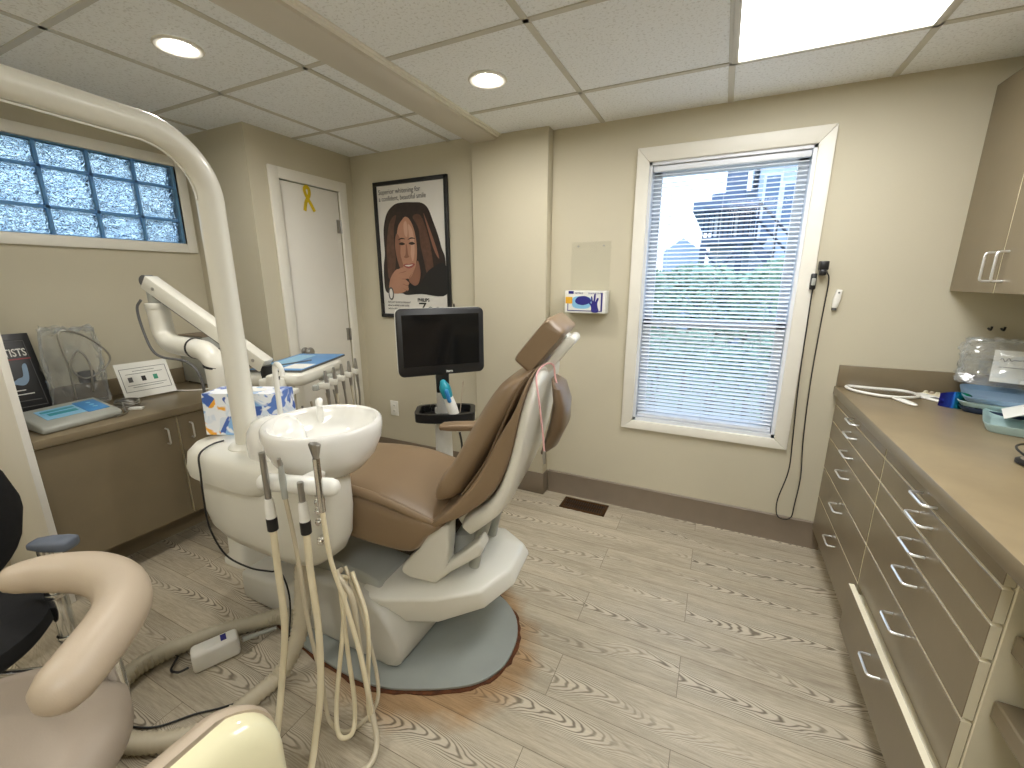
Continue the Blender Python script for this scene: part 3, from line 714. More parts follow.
#PART2
# ------------------------------------------------------------------ right side: drawer units, countertop, wall cabinets
FX = 0.56; CT = 0.888; CTH = 0.042
seams = [0.848, 0.797, 0.712, 0.624, 0.465, 0.302, 0.105]
def bar_pull(p, along, out, L, stand, r=0.0042):
    p, a, o = V(p), V(along).normalized(), V(out).normalized()
    b = NB(); tube(b, [p-a*L/2, p-a*L/2+o*(stand-0.008), p-a*(L/2-0.003)+o*(stand-0.002), p-a*(L/2-0.009)+o*stand, p+a*(L/2-0.009)+o*stand, p+a*(L/2-0.003)+o*(stand-0.002), p+a*L/2+o*(stand-0.008), p+a*L/2], r, 8)
    return b
for y0, y1, lab, pull in ((1.775, 2.508, 'taupe laminate drawer unit in the far corner under the right countertop', 0), (1.072, 1.773, 'taupe laminate drawer unit nearest the camera, its lowest drawer slightly pulled out', 0.028)):
    u = thing('drawer_unit', lab, 'cabinet', (0.88, (y0+y1)/2, 0), 'taupe drawer units under the right countertop')
    b = NB(); box(b, FX+0.02, XR-0.002, y0, y1, 0.095, CT-CTH-0.001, 0.002, 1); box(b, FX+0.085, XR-0.01, y0+0.002, y1-0.002, 0.0, 0.095); obj('carcass', b, 'edge', u)
    for i in range(6):
        z1, z0 = seams[i]-0.0035, seams[i+1]+0.0035
        dx = pull if i == 5 else 0
        b = NB(); box(b, FX-dx, FX+0.0195-dx, y0+0.0035, y1-0.0035, z0, z1, 0.0012, 1)
        # laminate face, paler edge band
        me = obj('drawer', b, ['lam', 'edge'], u)
        for p in me.data.polygons:
            if abs(p.normal.x) < 0.6: p.material_index = 1
        if dx:
            b = NB(); box(b, FX+0.02-dx, FX+0.019, y0+0.03, y1-0.03, z0+0.01, z1-0.02); obj('drawer_side', b, 'edge', me)
        hz = z1-min(0.045, (z1-z0)*0.5) if i else (z0+z1)/2-0.008
        obj('handle', bar_pull((FX-dx, (y0+y1)/2, hz), (0,1,0), (-1,0,0), 0.092, 0.03, 0.0038), 'pull', me)
su = thing('open_shelf_unit', 'open taupe shelves under the near end of the right countertop', 'shelf', (0.9, 0.5, 0))
b = NB(); box(b, 1.10, XR-0.002, -0.25, 1.07, 0, CT-CTH-0.001); obj('back_panel', b, 'lam', su)
b = NB(); box(b, 0.60, 1.10, -0.27, -0.25, 0, CT-CTH-0.001, 0.002); obj('side_panel', b, 'lam', su)
for zt in (0.705, 0.545, 0.30):
    b = NB(); box(b, 0.595, 1.10, -0.25, 1.069, zt-0.045, zt, 0.003, 1); obj('shelf', b, 'lam', su)
b = NB(); box(b, 0.66, 1.10, -0.25, 1.07, 0, 0.09); obj('plinth', b, 'dark', su)
ct = thing('countertop', 'long taupe stone-patterned countertop along the right wall', 'countertop', (0.87, 1.1, CT-CTH))
b = NB(); box(b, FX-0.018, XR-0.002, -0.29, YB-0.001, CT-CTH, CT, 0.004, 2)
o = obj('slab', b, ['lamtop', 'lam'], ct)
for p in o.data.polygons:
    if p.normal.z < 0.7: p.material_index = 1
b = NB(); box(b, FX-0.012, XR-0.022, YB-0.019, YB-0.001, CT+0.0005, CT+0.105, 0.003); box(b, XR-0.020, XR-0.002, -0.29, YB-0.001, CT+0.0005, CT+0.105, 0.003); struct('trim_3', b, 'lam')
ux = 0.88
uc = thing('wall_cabinet', 'taupe laminate wall cabinets with chrome handles at the upper right', 'cabinet', (1.04, 1.45, 1.34))
b = NB(); box(b, ux+0.02, XR-0.002, 0.42, YB-0.002, 1.342, 2.12, 0.002, 1); obj('carcass', b, 'edge', uc)
ys = [YB-0.004, 2.165, 1.81, 1.46, 1.11, 0.76, 0.42]
for i in range(6):
    y1, y0 = ys[i]-0.003, ys[i+1]+0.003
    b = NB(); box(b, ux, ux+0.0195, y0, y1, 1.343, 2.12, 0.0015, 1); o = obj('cabinet_door', b, ['lam', 'edge'], uc)
    for p in o.data.polygons:
        if abs(p.normal.x) < 0.6: p.material_index = 1
    hy = y0+0.035 if i % 2 == 0 else y1-0.035
    obj('handle', bar_pull((ux, hy, 1.435), (0,0,1), (-1,0,0), 0.10, 0.03), 'pull', o)

# things on the right countertop
def loop(pts, z, sub=6): return [V((p.x, p.y, z)) for p in spline([(x, y, 0) for x, y in pts], sub, True)]
hm = thing('hand_mirror', 'white-framed hand mirror with short handle lying in the far corner of the right countertop', 'mirror', (0.70, 2.42, CT))
mo = [(0.585,2.482),(0.60,2.385),(0.70,2.325),(0.80,2.36),(0.825,2.42),(0.79,2.478),(0.68,2.484)]
b = NB(); tube(b, loop(mo, CT+0.008)+[loop(mo, CT+0.008)[0]], 0.0065, 8); obj('frame', b, 'white', hm)
b = NB(); cen = V((0.70, 2.415, CT+0.004)); prism(b, [cen+(p-cen)*0.97 for p in loop(mo, CT+0.004)], (0,0,0.005)); obj('mirror_glass', b, 'chrome', hm)
b = NB(); tube(b, [(0.715,2.33,CT+0.008),(0.735,2.285,CT+0.009),(0.755,2.225,CT+0.009)], [0.008,0.016,0.014], 12, 5, True)
for v in b.verts: v.co.z = CT+0.001+(v.co.z-CT)*0.5
obj('handle', b, 'white', hm)
pc = thing('instrument_pouch', 'white paper instrument pouch beside the hand mirror', 'pouch', (0.86, 2.40, CT))
b = NB(); obox(b, (0.865, 2.395, CT+0.005), ((0.5,-0.86,0),(0.86,0.5,0),(0,0,1)), (0.075, 0.035, 0.004), 0.003); obj('envelope', b, 'paper', pc)
b = NB(); obox(b, (0.88, 2.365, CT+0.0095), ((0.5,-0.86,0),(0.86,0.5,0),(0,0,1)), (0.025, 0.014, 0.0006)); obj('label_patch', b, 'ink', pc)
sg = thing('shade_guide', 'small row of tooth-coloured sample tabs behind the instrument pouch', 'shade guide', (0.92, 2.45, CT))
b = NB(); obox(b, (0.925, 2.455, CT+0.004), ((0.85,-0.53,0),(0.53,0.85,0),(0,0,1)), (0.07, 0.012, 0.004), 0.002); obj('holder_bar', b, 'edge', sg)
for k in range(7):
    c0 = V((0.925, 2.455, CT+0.012))+V((0.85,-0.53,0))*(-0.058+0.0193*k)
    b = NB(); obox(b, c0, ((0.85,-0.53,0),(0.53,0.85,0),(0,0,1)), (0.007, 0.010, 0.005), 0.003); obj('tab', b, 'tanpad' if k % 2 else 'edge', sg)
vg = thing('wraparound_glasses', 'shiny blue and green iridescent wraparound lens standing on the right countertop', 'glasses', (0.90, 2.30, CT))
b = NB(); rings = []
for i in range(17):
    a = math.radians(200+i*130/16); hh = 0.068*(0.75+0.25*math.sin(PI*i/16))
    c0 = V((0.893, 2.285, CT+0.002)); d = V((math.cos(a)*0.052, math.sin(a)*0.048, 0))
    rings.append([c0+d, c0+d*0.95, c0+d*0.95+V((0,0,hh)), c0+d+V((0,0,hh))])
loft(b, rings); obj('lens', b, 'irid', vg)
b = NB(); tube(b, [(0.936,2.27,CT+0.03),(0.94,2.24,CT+0.02),(0.945,2.20,CT+0.006)], 0.004, 8, 4); obj('temple_arm', b, 'black', vg)
def tray(name, c, ax, hx, hy, z0, h, m, lab, grp=None):
    c = V(c); a = V((math.cos(ax), math.sin(ax), 0)); q = V((-a.y, a.x, 0))
    b = NB(); R = []
    for k, (s, z) in enumerate(((0.90, 0), (1.0, h), (1.0, h+0.003), (0.97, h+0.003), (0.88, 0.004))):
        R.append(supel(c+V((0,0,z0+z)), a, q, hx*s if s > 0.95 else hx-0.012*(1+(k==4)), hy if s > 0.95 else hy-0.012*(1+(k==4)), 36, 7))
    loft(b, R); return solo(name, b, m, lab, 'tray', grp)
tray('instrument_tray', (1.035, 2.285, 0), 1.05, 0.15, 0.10, CT+0.001, 0.018, 'darkblue', 'dark blue plastic tray at the bottom of the tray stack on the right countertop', 'stacked plastic trays')
tray('instrument_tray', (1.025, 2.295, 0), 1.15, 0.155, 0.105, CT+0.024, 0.018, 'mint', 'mint green plastic tray in the middle of the tray stack on the right countertop', 'stacked plastic trays')
tray('instrument_tray', (1.02, 2.285, 0), 1.25, 0.155, 0.105, CT+0.047, 0.018, 'bluegrey', 'pale blue plastic tray on top of the tray stack on the right countertop', 'stacked plastic trays')
tray('instrument_tray', (0.985, 2.02, 0), 1.2, 0.14, 0.10, CT+0.001, 0.026, 'mint', 'separate pale mint tray in front of the tray stack with a white card on it', 'stacked plastic trays')
cd = thing('note_card', 'white card with handwriting propped on the mint tray', 'card', (1.07, 2.0, CT+0.03))
ca = [V((0.35, 0.94, 0)).normalized(), V((0.80, -0.30, 0.50)).normalized()]; ca.append(ca[0].cross(ca[1])); cc = V((1.01, 2.05, CT+0.075))
b = NB(); obox(b, cc, ca, (0.085, 0.075, 0.0012)); obj('sheet', b, 'paper', cd)
def scrib(c, X, Y, N, n, w, amp, m, parent, r=0.0012):
    b = NB(); pts = []
    for i in range(n*6):
        t = i/(n*6-1); pts.append(V(c)+V(X)*(w*(t-0.5))+V(Y)*(amp*math.sin(t*n*PI*2)*(0.5+0.5*math.sin(t*9)))+V(N)*0.0022)
    tube(b, pts, r, 5); obj('handwriting', b, m, parent)
sgn = 1 if ca[2].z > 0 else -1
scrib(cc-ca[1]*0.012, ca[0], ca[1], ca[2]*sgn, 6, 0.11, 0.010, 'inkblack', cd)
scrib(cc+ca[1]*0.025, ca[0], ca[1], ca[2]*sgn, 4, 0.07, 0.006, 'ink', cd)
def crumple(bm, c, ax, h, amp, seed, e=4):
    r = random.Random(seed); t = NB(); bmesh.ops.create_cube(t, size=2.0)
    bmesh.ops.subdivide_edges(t, edges=t.edges[:], cuts=15, use_grid_fill=True)
    ax = [V(a).normalized() for a in ax]
    from mathutils import noise
    for v in t.verts:
        q = v.co.copy(); n = noise.noise_vector(q*2.1+V((seed*3.1, 0, seed))) + 0.6*noise.noise_vector(q*5.3+V((seed, seed, 0))) + 0.35*noise.noise_vector(q*11.0+V((0, seed, seed)))
        pinch = 1-0.35*max(0, q.z)**2
        v.co = V(c)+ax[0]*h[0]*(q.x*(0.75+0.25*pinch)+n.x*amp)+ax[1]*h[1]*(q.y*pinch*(1-0.55*abs(q.x)**2)+n.y*amp*1.6)+ax[2]*h[2]*(q.z+n.z*amp*(0.3+0.7*(q.z > -0.9)))
    merge(bm, t)
pb_ = thing('plastic_bag', 'clear plastic bag with a printed paper inside, on the tray stack at the right edge', 'bag', (1.04, 2.37, CT+0.07))
b = NB(); crumple(b, (1.065, 2.415, CT+0.170), ((0.95,-0.3,0),(0.3,0.95,0),(0,0,1)), (0.115, 0.05, 0.092), 0.2, 3); obj('film', b, 'bag', pb_, ang=20)
b = NB(); obox(b, (1.09, 2.385, CT+0.160), ((0.95,-0.3,0),(0.1,0.32,0.94),(-0.3,-0.9,0.3)), (0.062, 0.066, 0.001)); obj('printed_paper', b, 'paper', pb_)
scrib((1.09, 2.382, CT+0.187), (0.95,-0.3,0), (0.1,0.32,0.94), (-0.3,-0.95,0.3), 5, 0.09, 0.008, 'inkblack', pb_)
for k in range(3):
    b = NB(); tube(b, [V((1.09, 2.381, CT+0.157-0.014*k))+V((0.95,-0.3,0))*s for s in (-0.045, 0.045)], 0.0012, 5); obj('print_line', b, 'ink', pb_)
td = thing('tablet_device', 'grey black-edged tablet at the right edge of the right countertop', 'tablet', (0.95, 1.62, CT))
b = NB(); loft(b, [supel((0.955, 1.61, CT+z), (0.9,0.43,0), (-0.43,0.9,0), 0.15-s, 0.10-s, 36, 6) for z, s in ((0.001, 0.006), (0.004, 0), (0.012, 0), (0.015, 0.004))]); obj('body', b, 'black', td)
b = NB(); loft(b, [supel((0.955, 1.61, CT+z), (0.9,0.43,0), (-0.43,0.9,0), 0.142, 0.092, 36, 6) for z in (0.0151, 0.0158)]); obj('face', b, 'seatgrey', td)
b = NB(); tube(b, [(0.82,1.575,CT+0.016),(0.80,1.64,CT+0.035),(0.85,1.72,CT+0.03),(0.95,1.78,CT+0.012)], 0.003, 8, 6); obj('cable', b, 'black', td)

# ------------------------------------------------------------------ left side: low base cabinet with counter
LZ, LX = 0.755, -2.45
cb = thing('base_cabinet', 'low taupe two-door base cabinet under the glass block window', 'cabinet', (-2.78, 1.17, 0))
b = NB(); box(b, XL+0.002, LX-0.04, 0.622, YC-0.002, 0.15, LZ-0.037); box(b, XL+0.002, -2.64, 0.622, YC-0.002, 0, 0.15); obj('carcass', b, 'lam', cb)
for y0, y1, hy in ((0.622, 1.140, 1.085), (1.144, YC-0.003, 1.198)):
    b = NB(); box(b, LX-0.04, LX-0.02, y0+0.002, y1-0.002, 0.165, LZ-0.042, 0.0015, 1); o = obj('cabinet_door', b, ['lam', 'edge'], cb)
    for p in o.data.polygons:
        if abs(p.normal.x) < 0.6: p.material_index = 1
    obj('handle', bar_pull((LX-0.02, hy, 0.622), (0,0,1), (1,0,0), 0.08, 0.026), 'pull', o)
lc = thing('countertop', 'low taupe countertop along the left wall under the glass block window', 'countertop', (-2.76, 1.17, LZ-0.036))
b = NB(); box(b, XL+0.002, LX, 0.621, YC-0.001, LZ-0.036, LZ, 0.003); obj('slab', b, 'lam', lc)
b = NB(); box(b, XL+0.001, XL+0.019, 0.621, YC-0.001, LZ+0.0005, LZ+0.095, 0.002); struct('trim_4', b, 'lam')

# certificate with DENTISTS lettering
cf = thing('framed_plaque', 'black plaque with white DENTISTS lettering leaning on the left counter', 'plaque', (-2.99, 0.745, LZ))
q0, q1 = V((-2.955, 0.628, LZ+0.003)), V((-2.955, 0.868, LZ+0.003)); up = V((-0.092, -0.012, 0.385)); 
Yd = V((0,1,0)); Ud = up.normalized(); Nd = Yd.cross(Ud).normalized()
if Nd.x < 0: Nd = -Nd
b = NB(); cen = (q0+q1)/2+up/2; obox(b, cen-Nd*0.008, (Yd, Ud, Nd), (0.12, up.length/2, 0.008), 0.002); obj('board', b, 'black', cf)
P = lambda s, h: q0+Yd*(0.24*s)+up*h+Nd*0.0004
ims = NB()
for (s0, h0, s1, h1) in ((0.0,0.905,0.90,0.915),(0.89,0.10,0.90,0.915),(0.0,0.10,0.90,0.108),(0.0,0.175,0.84,0.183)):
    obox(ims, P((s0+s1)/2,(h0+h1)/2), (Yd,Ud,Nd), (0.12*(s1-s0), up.length*(h1-h0)/2, 0.0004))
obj('border_line', ims, 'ink', cf)
t = text('lettering', 'DENTISTS', 0.052, P(0.88, 0.725), Yd, Ud, 'paper', cf, align='RIGHT', sx=0.62, bold=0.0008)
b = NB(); obox(b, P(0.45, 0.69), (Yd,Ud,Nd), (0.11, 0.003, 0.0004)); obj('red_rule', b, 'red', cf)
b = NB(); blob([(-0.02,-0.03),(0.01,-0.045),(0.03,-0.03),(0.04,0.0),(0.045,0.055),(0.03,0.05),(0.02,0.0),(0.0,-0.01)], P(0.62,0.48)+Nd*0.0004, Yd, Ud, 0.0002, bm=b)
blob([(-0.05,0.0),(-0.02,0.02),(0.02,0.015),(0.035,-0.01),(0.02,-0.015),(0.0,-0.035),(-0.03,-0.05),(-0.05,-0.03)], P(0.28,0.52)+Nd*0.0004, Yd, Ud, 0.0002, bm=b); obj('figure_print', b, 'bluegrey', cf)
for h, s in ((0.36, 0.55), (0.31, 0.68), (0.26, 0.78)):
    b = NB(); obox(b, P(s-0.22, h), (Yd,Ud,Nd), (0.05, 0.0022, 0.0004)); obj('print_line', b, 'paper', cf)

# console device
cv = thing('console_device', 'grey tabletop device with bright blue screen near the front of the left counter', 'device', (-2.66, 0.81, LZ))
prof = [(-2.535,LZ+0.001),(-2.53,LZ+0.028),(-2.56,LZ+0.036),(-2.80,LZ+0.062),(-2.815,LZ+0.052),(-2.81,LZ+0.001)]
b = NB(); prism(b, [(x, 0.672, z) for x, z in prof], (0, 0.295, 0), 0.010, 3)
for v in b.verts: v.co.x += (v.co.y-0.82)*-0.16
obj('housing', b, 'grey', cv)
sl = V((-0.24, 0, 0.026)).normalized(); yd = V((-0.16, 1, 0)).normalized(); nn = yd.cross(sl).normalized(); nn = nn if nn.z > 0 else -nn
c0 = V((-2.68, 0.82, LZ+0.0490))
b = NB(); obox(b, c0+nn*0.001-yd*0.03, (yd, sl, nn), (0.072, 0.070, 0.0012), 0.001, 1); obj('display', b, 'skyblue', cv)
b = NB(); obox(b, c0+nn*0.0012+yd*0.085, (yd, sl, nn), (0.043, 0.082, 0.0014), 0.001, 1); obj('keypad', b, 'blue', cv)
b = NB(); obox(b, c0+nn*0.0025-yd*0.025-sl*0.01, (yd, sl, nn), (0.052, 0.016, 0.0006)); obox(b, c0+nn*0.0025-yd*0.03+sl*0.035, (yd, sl, nn), (0.06, 0.010, 0.0006)); obj('display_bar', b, 'teal', cv)
for k in range(3):
    b = NB(); cyl(b, c0+nn*0.002+yd*0.09+sl*(0.04-0.035*k), c0+nn*0.0045+yd*0.09+sl*(0.04-0.035*k), 0.009, 14); obj('key', b, 'skyblue', cv)
# clear bag with cable and bottle
pg = thing('plastic_bag', 'clear plastic bag holding a coiled grey cable and bottle on the left counter', 'bag', (-2.93, 1.0, LZ))
b = NB(); crumple(b, (-2.95, 0.965, LZ+0.205), ((0.1,1,0),(1,-0.1,0),(0,0,1)), (0.105, 0.055, 0.195), 0.17, 5); obj('film', b, 'bag', pg, ang=20)
b = NB(); lathe(b, (-2.945, 1.00, LZ+0.02), [(0.028,0),(0.032,0.005),(0.032,0.13),(0.024,0.15),(0.012,0.165),(0.012,0.19),(0.010,0.195)], 24); obj('bottle', b, 'acrylic', pg)
b = NB(); lathe(b, (-2.945, 1.00, LZ+0.12), [(0.0326,0),(0.0326,0.055)], 24, cap=False); obj('bottle_label', b, 'ink', pg)
b = NB(); tube(b, [(-2.90,0.925,LZ+0.05),(-2.90,0.925,LZ+0.22),(-2.90,0.915,LZ+0.37),(-2.90,0.95,LZ+0.395),(-2.90,1.03,LZ+0.345),(-2.89,1.09,LZ+0.25),(-2.89,1.05,LZ+0.18),(-2.89,0.97,LZ+0.15),(-2.89,0.93,LZ+0.22),(-2.89,0.97,LZ+0.29),(-2.88,1.0,LZ+0.22),(-2.88,0.99,LZ+0.08)], 0.0045, 8, 6); obj('coiled_cable', b, 'steel', pg)
# cable bundle beside the device
b = NB(); r = random.Random(4); pts = []
for i in range(22): a = i*1.15; pts.append((-2.70+0.055*math.cos(a)+r.uniform(-.01,.01), 1.05+0.045*math.sin(a)+r.uniform(-.01,.01), LZ+0.006+0.0016*i))
tube(b, pts+[(-2.62,1.0,LZ+0.006),(-2.57,0.985,LZ+0.006),(-2.535,0.93,LZ+0.006)], 0.004, 7, 5)
cbm = thing('cable_bundle', 'tangle of grey cable beside the blue-screened device', 'cable', (-2.68, 1.04, LZ)); obj('cable', b, 'steel', cbm)
b = NB(); obox(b, (-2.615, 1.045, LZ+0.007), ((0.8,0.6,0),(-0.6,0.8,0),(0,0,1)), (0.03,0.013,0.006), 0.002); obj('connector', b, 'white', cbm)
# acrylic sign
sh = thing('sign_holder', 'clear slanted acrylic sign holder with a white printed sheet on the left counter', 'sign', (-2.86, 1.2, LZ))
s0, s1 = V((-2.825,1.085,LZ+0.002)), V((-2.815,1.338,LZ+0.002)); yd = (s1-s0).normalized(); ud = V((-0.075,-0.018,0.20)).normalized(); ud = (ud-yd*ud.dot(yd)).normalized(); nn = yd.cross(ud); nn = nn if nn.x > 0 else -nn
sc = (s0+s1)/2+ud*0.107
b = NB(); obox(b, sc, (yd,ud,nn), (0.128, 0.107, 0.0025), 0.001, 1); obox(b, (s0+s1)/2-V((0.055,0,0.0)), (yd,V((1,0,0)),V((0,0,1))), (0.128,0.055,0.0015)); obj('acrylic_stand', b, 'acrylic', sh)
b = NB(); obox(b, sc+nn*0.0032, (yd,ud,nn), (0.120,0.098,0.0005)); obj('sheet', b, 'paper', sh)
b = NB()
for (u, v, hw, hh) in ((0,0.066,0.105,0.0012),(0,-0.062,0.105,0.0012),(-0.105,0.002,0.0012,0.065),(0.105,0.002,0.0012,0.065)): obox(b, sc+yd*u+ud*v+nn*0.0040, (yd,ud,nn), (hw,hh,0.0004))
for v, hw in ((0.05,0.05),(0.035,0.085),(-0.028,0.09),(-0.04,0.07)): obox(b, sc+ud*v+nn*0.0040, (yd,ud,nn), (hw,0.0012,0.0004))
obj('print_line', b, 'ink', sh)
for u, m_ in ((-0.07,'ink'),(-0.01,'inkblack'),(0.045,'green')):
    b = NB(); obox(b, sc+yd*u+ud*0.004+nn*0.0041, (yd,ud,nn), (0.010,0.014,0.0005), 0.002); obj('pictogram', b, m_, sh)
gx_ = thing('equipment_box', 'grey metal equipment box in the far end of the left counter', 'box', (-2.92, 1.58, LZ))
b = NB(); box(b, -3.055, -2.79, 1.50, 1.71, LZ+0.008, LZ+0.30, 0.008, 2); obj('housing', b, 'grey', gx_)
b = NB(); box(b, -3.05, -2.795, 1.502, 1.708, LZ+0.3005, LZ+0.308, 0.002); obj('top_cover', b, 'base', gx_)
for k in range(8):
    pass
b = NB()
for k in range(7): box(b, -2.7895, -2.7875, 1.54, 1.68, LZ+0.10+0.02*k, LZ+0.106+0.02*k)
obj('vent_slots', b, 'ink', gx_)
for x in (-3.03,-2.81):
    for y in (1.52,1.69):
        b = NB(); cyl(b, (x,y,LZ), (x,y,LZ+0.008), 0.012, 12); obj('foot', b, 'black', gx_)
b = NB(); tube(b, [(-2.79,1.56,LZ+0.05),(-2.74,1.53,LZ+0.012),(-2.72,1.44,LZ+0.005),(-2.80,1.36,LZ+0.005),(-2.88,1.33,LZ+0.005)], 0.004, 8, 6); solo('counter_cord', b, 'white', 'white cord running from the grey equipment box behind the sign holder', 'cable')
#PART3
# ------------------------------------------------------------------ dental chair
phi = math.radians(10); CE = V((math.cos(phi), math.sin(phi), 0)); CL = V((-math.sin(phi), math.cos(phi), 0)); CC = V((-0.856, 1.268, 0))
def F(s, t, z): return CC+CE*s+CL*t+V((0, 0, z))
dc = thing('dental_chair', 'tan vinyl and cream dental patient chair on a rust-edged grey floor plate', 'dental chair', (-0.93, 1.19, 0))
pl = [(-1.62,1.0),(-1.45,0.905),(-1.157,0.868),(-0.96,0.874),(-0.81,0.928),(-0.655,1.02),(-0.588,1.12),(-0.582,1.22),(-0.605,1.31),(-0.665,1.395),(-0.78,1.46),(-1.0,1.50),(-1.4,1.50),(-1.6,1.42)]
P2 = [V((p.x, p.y, 0)) for p in spline([(x, y, 0) for x, y in pl], 4, True)]
b = NB(); prism(b, [p+V((0,0,0.0055)) for p in P2], (0,0,0.011), 0.003); obj('floor_plate', b, 'plate', dc)
b = NB(); r = random.Random(3); cen = V((-1.05,1.19,0)); prism(b, [p+(p-cen).normalized()*(0.004+0.012*r.random()) for p in P2], (0,0,0.005)); obj('rusty_edge', b, 'rust', dc)
# fixed base housing
hp = [(-1.78,0.018),(-0.955,0.018),(-0.915,0.03),(-0.893,0.075),(-0.897,0.13),(-0.925,0.185),(-0.975,0.247),(-1.05,0.285),(-1.20,0.292),(-1.36,0.275),(-1.46,0.20),(-1.62,0.165),(-1.78,0.155)]
b = NB(); prism(b, [(x, 0.945, z) for x, z in hp], (0, 0.46, 0), 0.022, 3); obj('base_housing', b, 'putty', dc)
b = NB(); prism(b, [(-1.40,1.0,0.26),(-1.0,1.0,0.26),(-1.02,1.0,0.315),(-1.12,1.0,0.335),(-1.38,1.0,0.335)], (0,0.36,0), 0.012, 3); obj('lift_column', b, 'grey', dc)
# lift arm
lo = [(-1.12,0.985,0.150),(-0.985,1.00,0.158),(-0.80,1.052,0.185),(-0.655,1.135,0.235),(-0.590,1.25,0.272),(-0.600,1.42,0.300),(-0.73,1.50,0.285),(-1.12,1.45,0.20)]
hi = [(-1.10,0.955,0.275),(-0.98,0.965,0.282),(-0.80,1.03,0.300),(-0.665,1.115,0.315),(-0.610,1.255,0.330),(-0.625,1.41,0.348),(-0.745,1.48,0.345),(-1.10,1.44,0.300)]
tp_ = [(-1.08,1.02,0.300),(-0.97,1.03,0.308),(-0.83,1.08,0.325),(-0.725,1.155,0.342),(-0.69,1.265,0.355),(-0.70,1.38,0.362),(-0.78,1.43,0.358),(-1.08,1.39,0.318)]
b = NB(); loft(b, [lo, hi, tp_]); t_ = NB(); merge(t_, b); bevel(t_, 0.012, 3, 18); obj('lift_arm', t_, 'cream', dc)
# seat and leg rest: one upholstered pad
ST = [(0.05,0.205,0.595,0.570,3),(0.03,0.245,0.606,0.560,4),(-0.01,0.252,0.618,0.525,5),(-0.05,0.255,0.632,0.468,5),(-0.10,0.255,0.645,0.452,5),(-0.20,0.255,0.672,0.455,5),(-0.32,0.25,0.682,0.470,5),(-0.45,0.243,0.678,0.500,5),(-0.62,0.232,0.670,0.530,4.5),(-0.82,0.215,0.660,0.545,4),(-0.98,0.195,0.645,0.550,4),(-1.05,0.165,0.630,0.560,3.5),(-1.08,0.11,0.615,0.575,3)]
rings = []
for s, hw, zt_, zb_, e_ in ST: rings.append(supel(F(s, 0, (zt_+zb_)/2), CL, V((0,0,1)), hw, (zt_-zb_)/2, 40, e_))
fine = []
for k in range(40):
    fine.append(spline([rg[k] for rg in rings], 3))
b = NB(); loft(b, [[fine[k][i] for k in range(40)] for i in range(len(fine[0]))]); obj('seat_cushion', b, 'vinyl', dc, ang=60)
b = NB(); pts = [F(s, t, z) for s, t, z in ((0.035,-0.235,0.595),(-0.05,-0.236,0.620),(-0.14,-0.236,0.648),(-0.24,-0.232,0.668),(-0.33,-0.222,0.676),(-0.37,-0.205,0.682))]
tube(b, pts, [0.010,0.014,0.016,0.017,0.016,0.009], 12, 5, True); obj('seam_roll', b, 'vinyl', dc)
# backrest: upholstered wing, raised cushion, cream shell
def strip(stations, m, name, hwf, n=40, e=5, tgrow=None, sub=4, ang=50):
    R = []
    for i, (f_, k_) in enumerate(stations):
        f_, k_ = V((f_[0], 0, f_[1])), V((k_[0], 0, k_[1])); c = (f_+k_)/2; d = (k_-f_)
        hw = hwf[i]
        Nn = (CE*d.x+V((0,0,d.z))); L = max(Nn.length, 1e-4)
        R.append(supel(F(c.x, 0, c.z), CL, Nn/L, hw, L/2, n, e))
    fn = [spline([rg[k] for rg in R], sub) for k in range(n)]
    b = NB(); loft(b, [[fn[k][i] for k in range(n)] for i in range(len(fn[0]))])
    return obj(name, b, m, dc, ang=ang)
wing = [((0.000,0.596),(0.03,0.590)),((0.045,0.625),(0.075,0.612)),((0.109,0.690),(0.145,0.650)),((0.185,0.795),(0.238,0.735)),((0.250,0.925),(0.296,0.865)),((0.300,1.010),(0.318,0.985)),((0.335,1.095),(0.340,1.085)),((0.350,1.130),(0.354,1.126))]
strip(wing, 'vinyl', 'back_bolster', [0.245,0.25,0.253,0.255,0.252,0.245,0.225,0.16], e=7)
cush = [((0.035,0.655),(0.10,0.675)),((-0.015,0.650),(0.125,0.705)),((-0.002,0.705),(0.165,0.765)),((0.062,0.795),(0.215,0.855)),((0.142,0.942),(0.275,0.960)),((0.204,1.040),(0.315,1.035)),((0.243,1.078),(0.340,1.100)),((0.300,1.108),(0.350,1.128))]
strip(cush, 'vinyl', 'back_cushion', [0.16,0.205,0.215,0.218,0.215,0.205,0.185,0.13], e=2.8)
shell = [((0.10,0.585),(0.150,0.545)),((0.140,0.640),(0.205,0.600)),((0.200,0.690),(0.262,0.665)),((0.245,0.755),(0.302,0.755)),((0.280,0.850),(0.334,0.872)),((0.302,0.940),(0.352,0.975)),((0.318,1.020),(0.366,1.050)),((0.340,1.095),(0.372,1.095)),((0.352,1.122),(0.366,1.115))]
strip(shell, 'cream', 'back_shell', [0.20,0.225,0.238,0.243,0.243,0.240,0.225,0.19,0.13], e=4.5)
# pleats between cushion and bolster
for sgn_ in (-1, 1):
    b = NB(); q = [(0.125,0.712),(0.20,0.822),(0.246,0.920),(0.284,1.010),(0.320,1.085),(0.340,1.118)]
    tube(b, [F(s, sgn_*0.222, z) for s, z in q], 0.0045, 6, 4); obj('pleat_piping', b, 'vinyl2', dc)
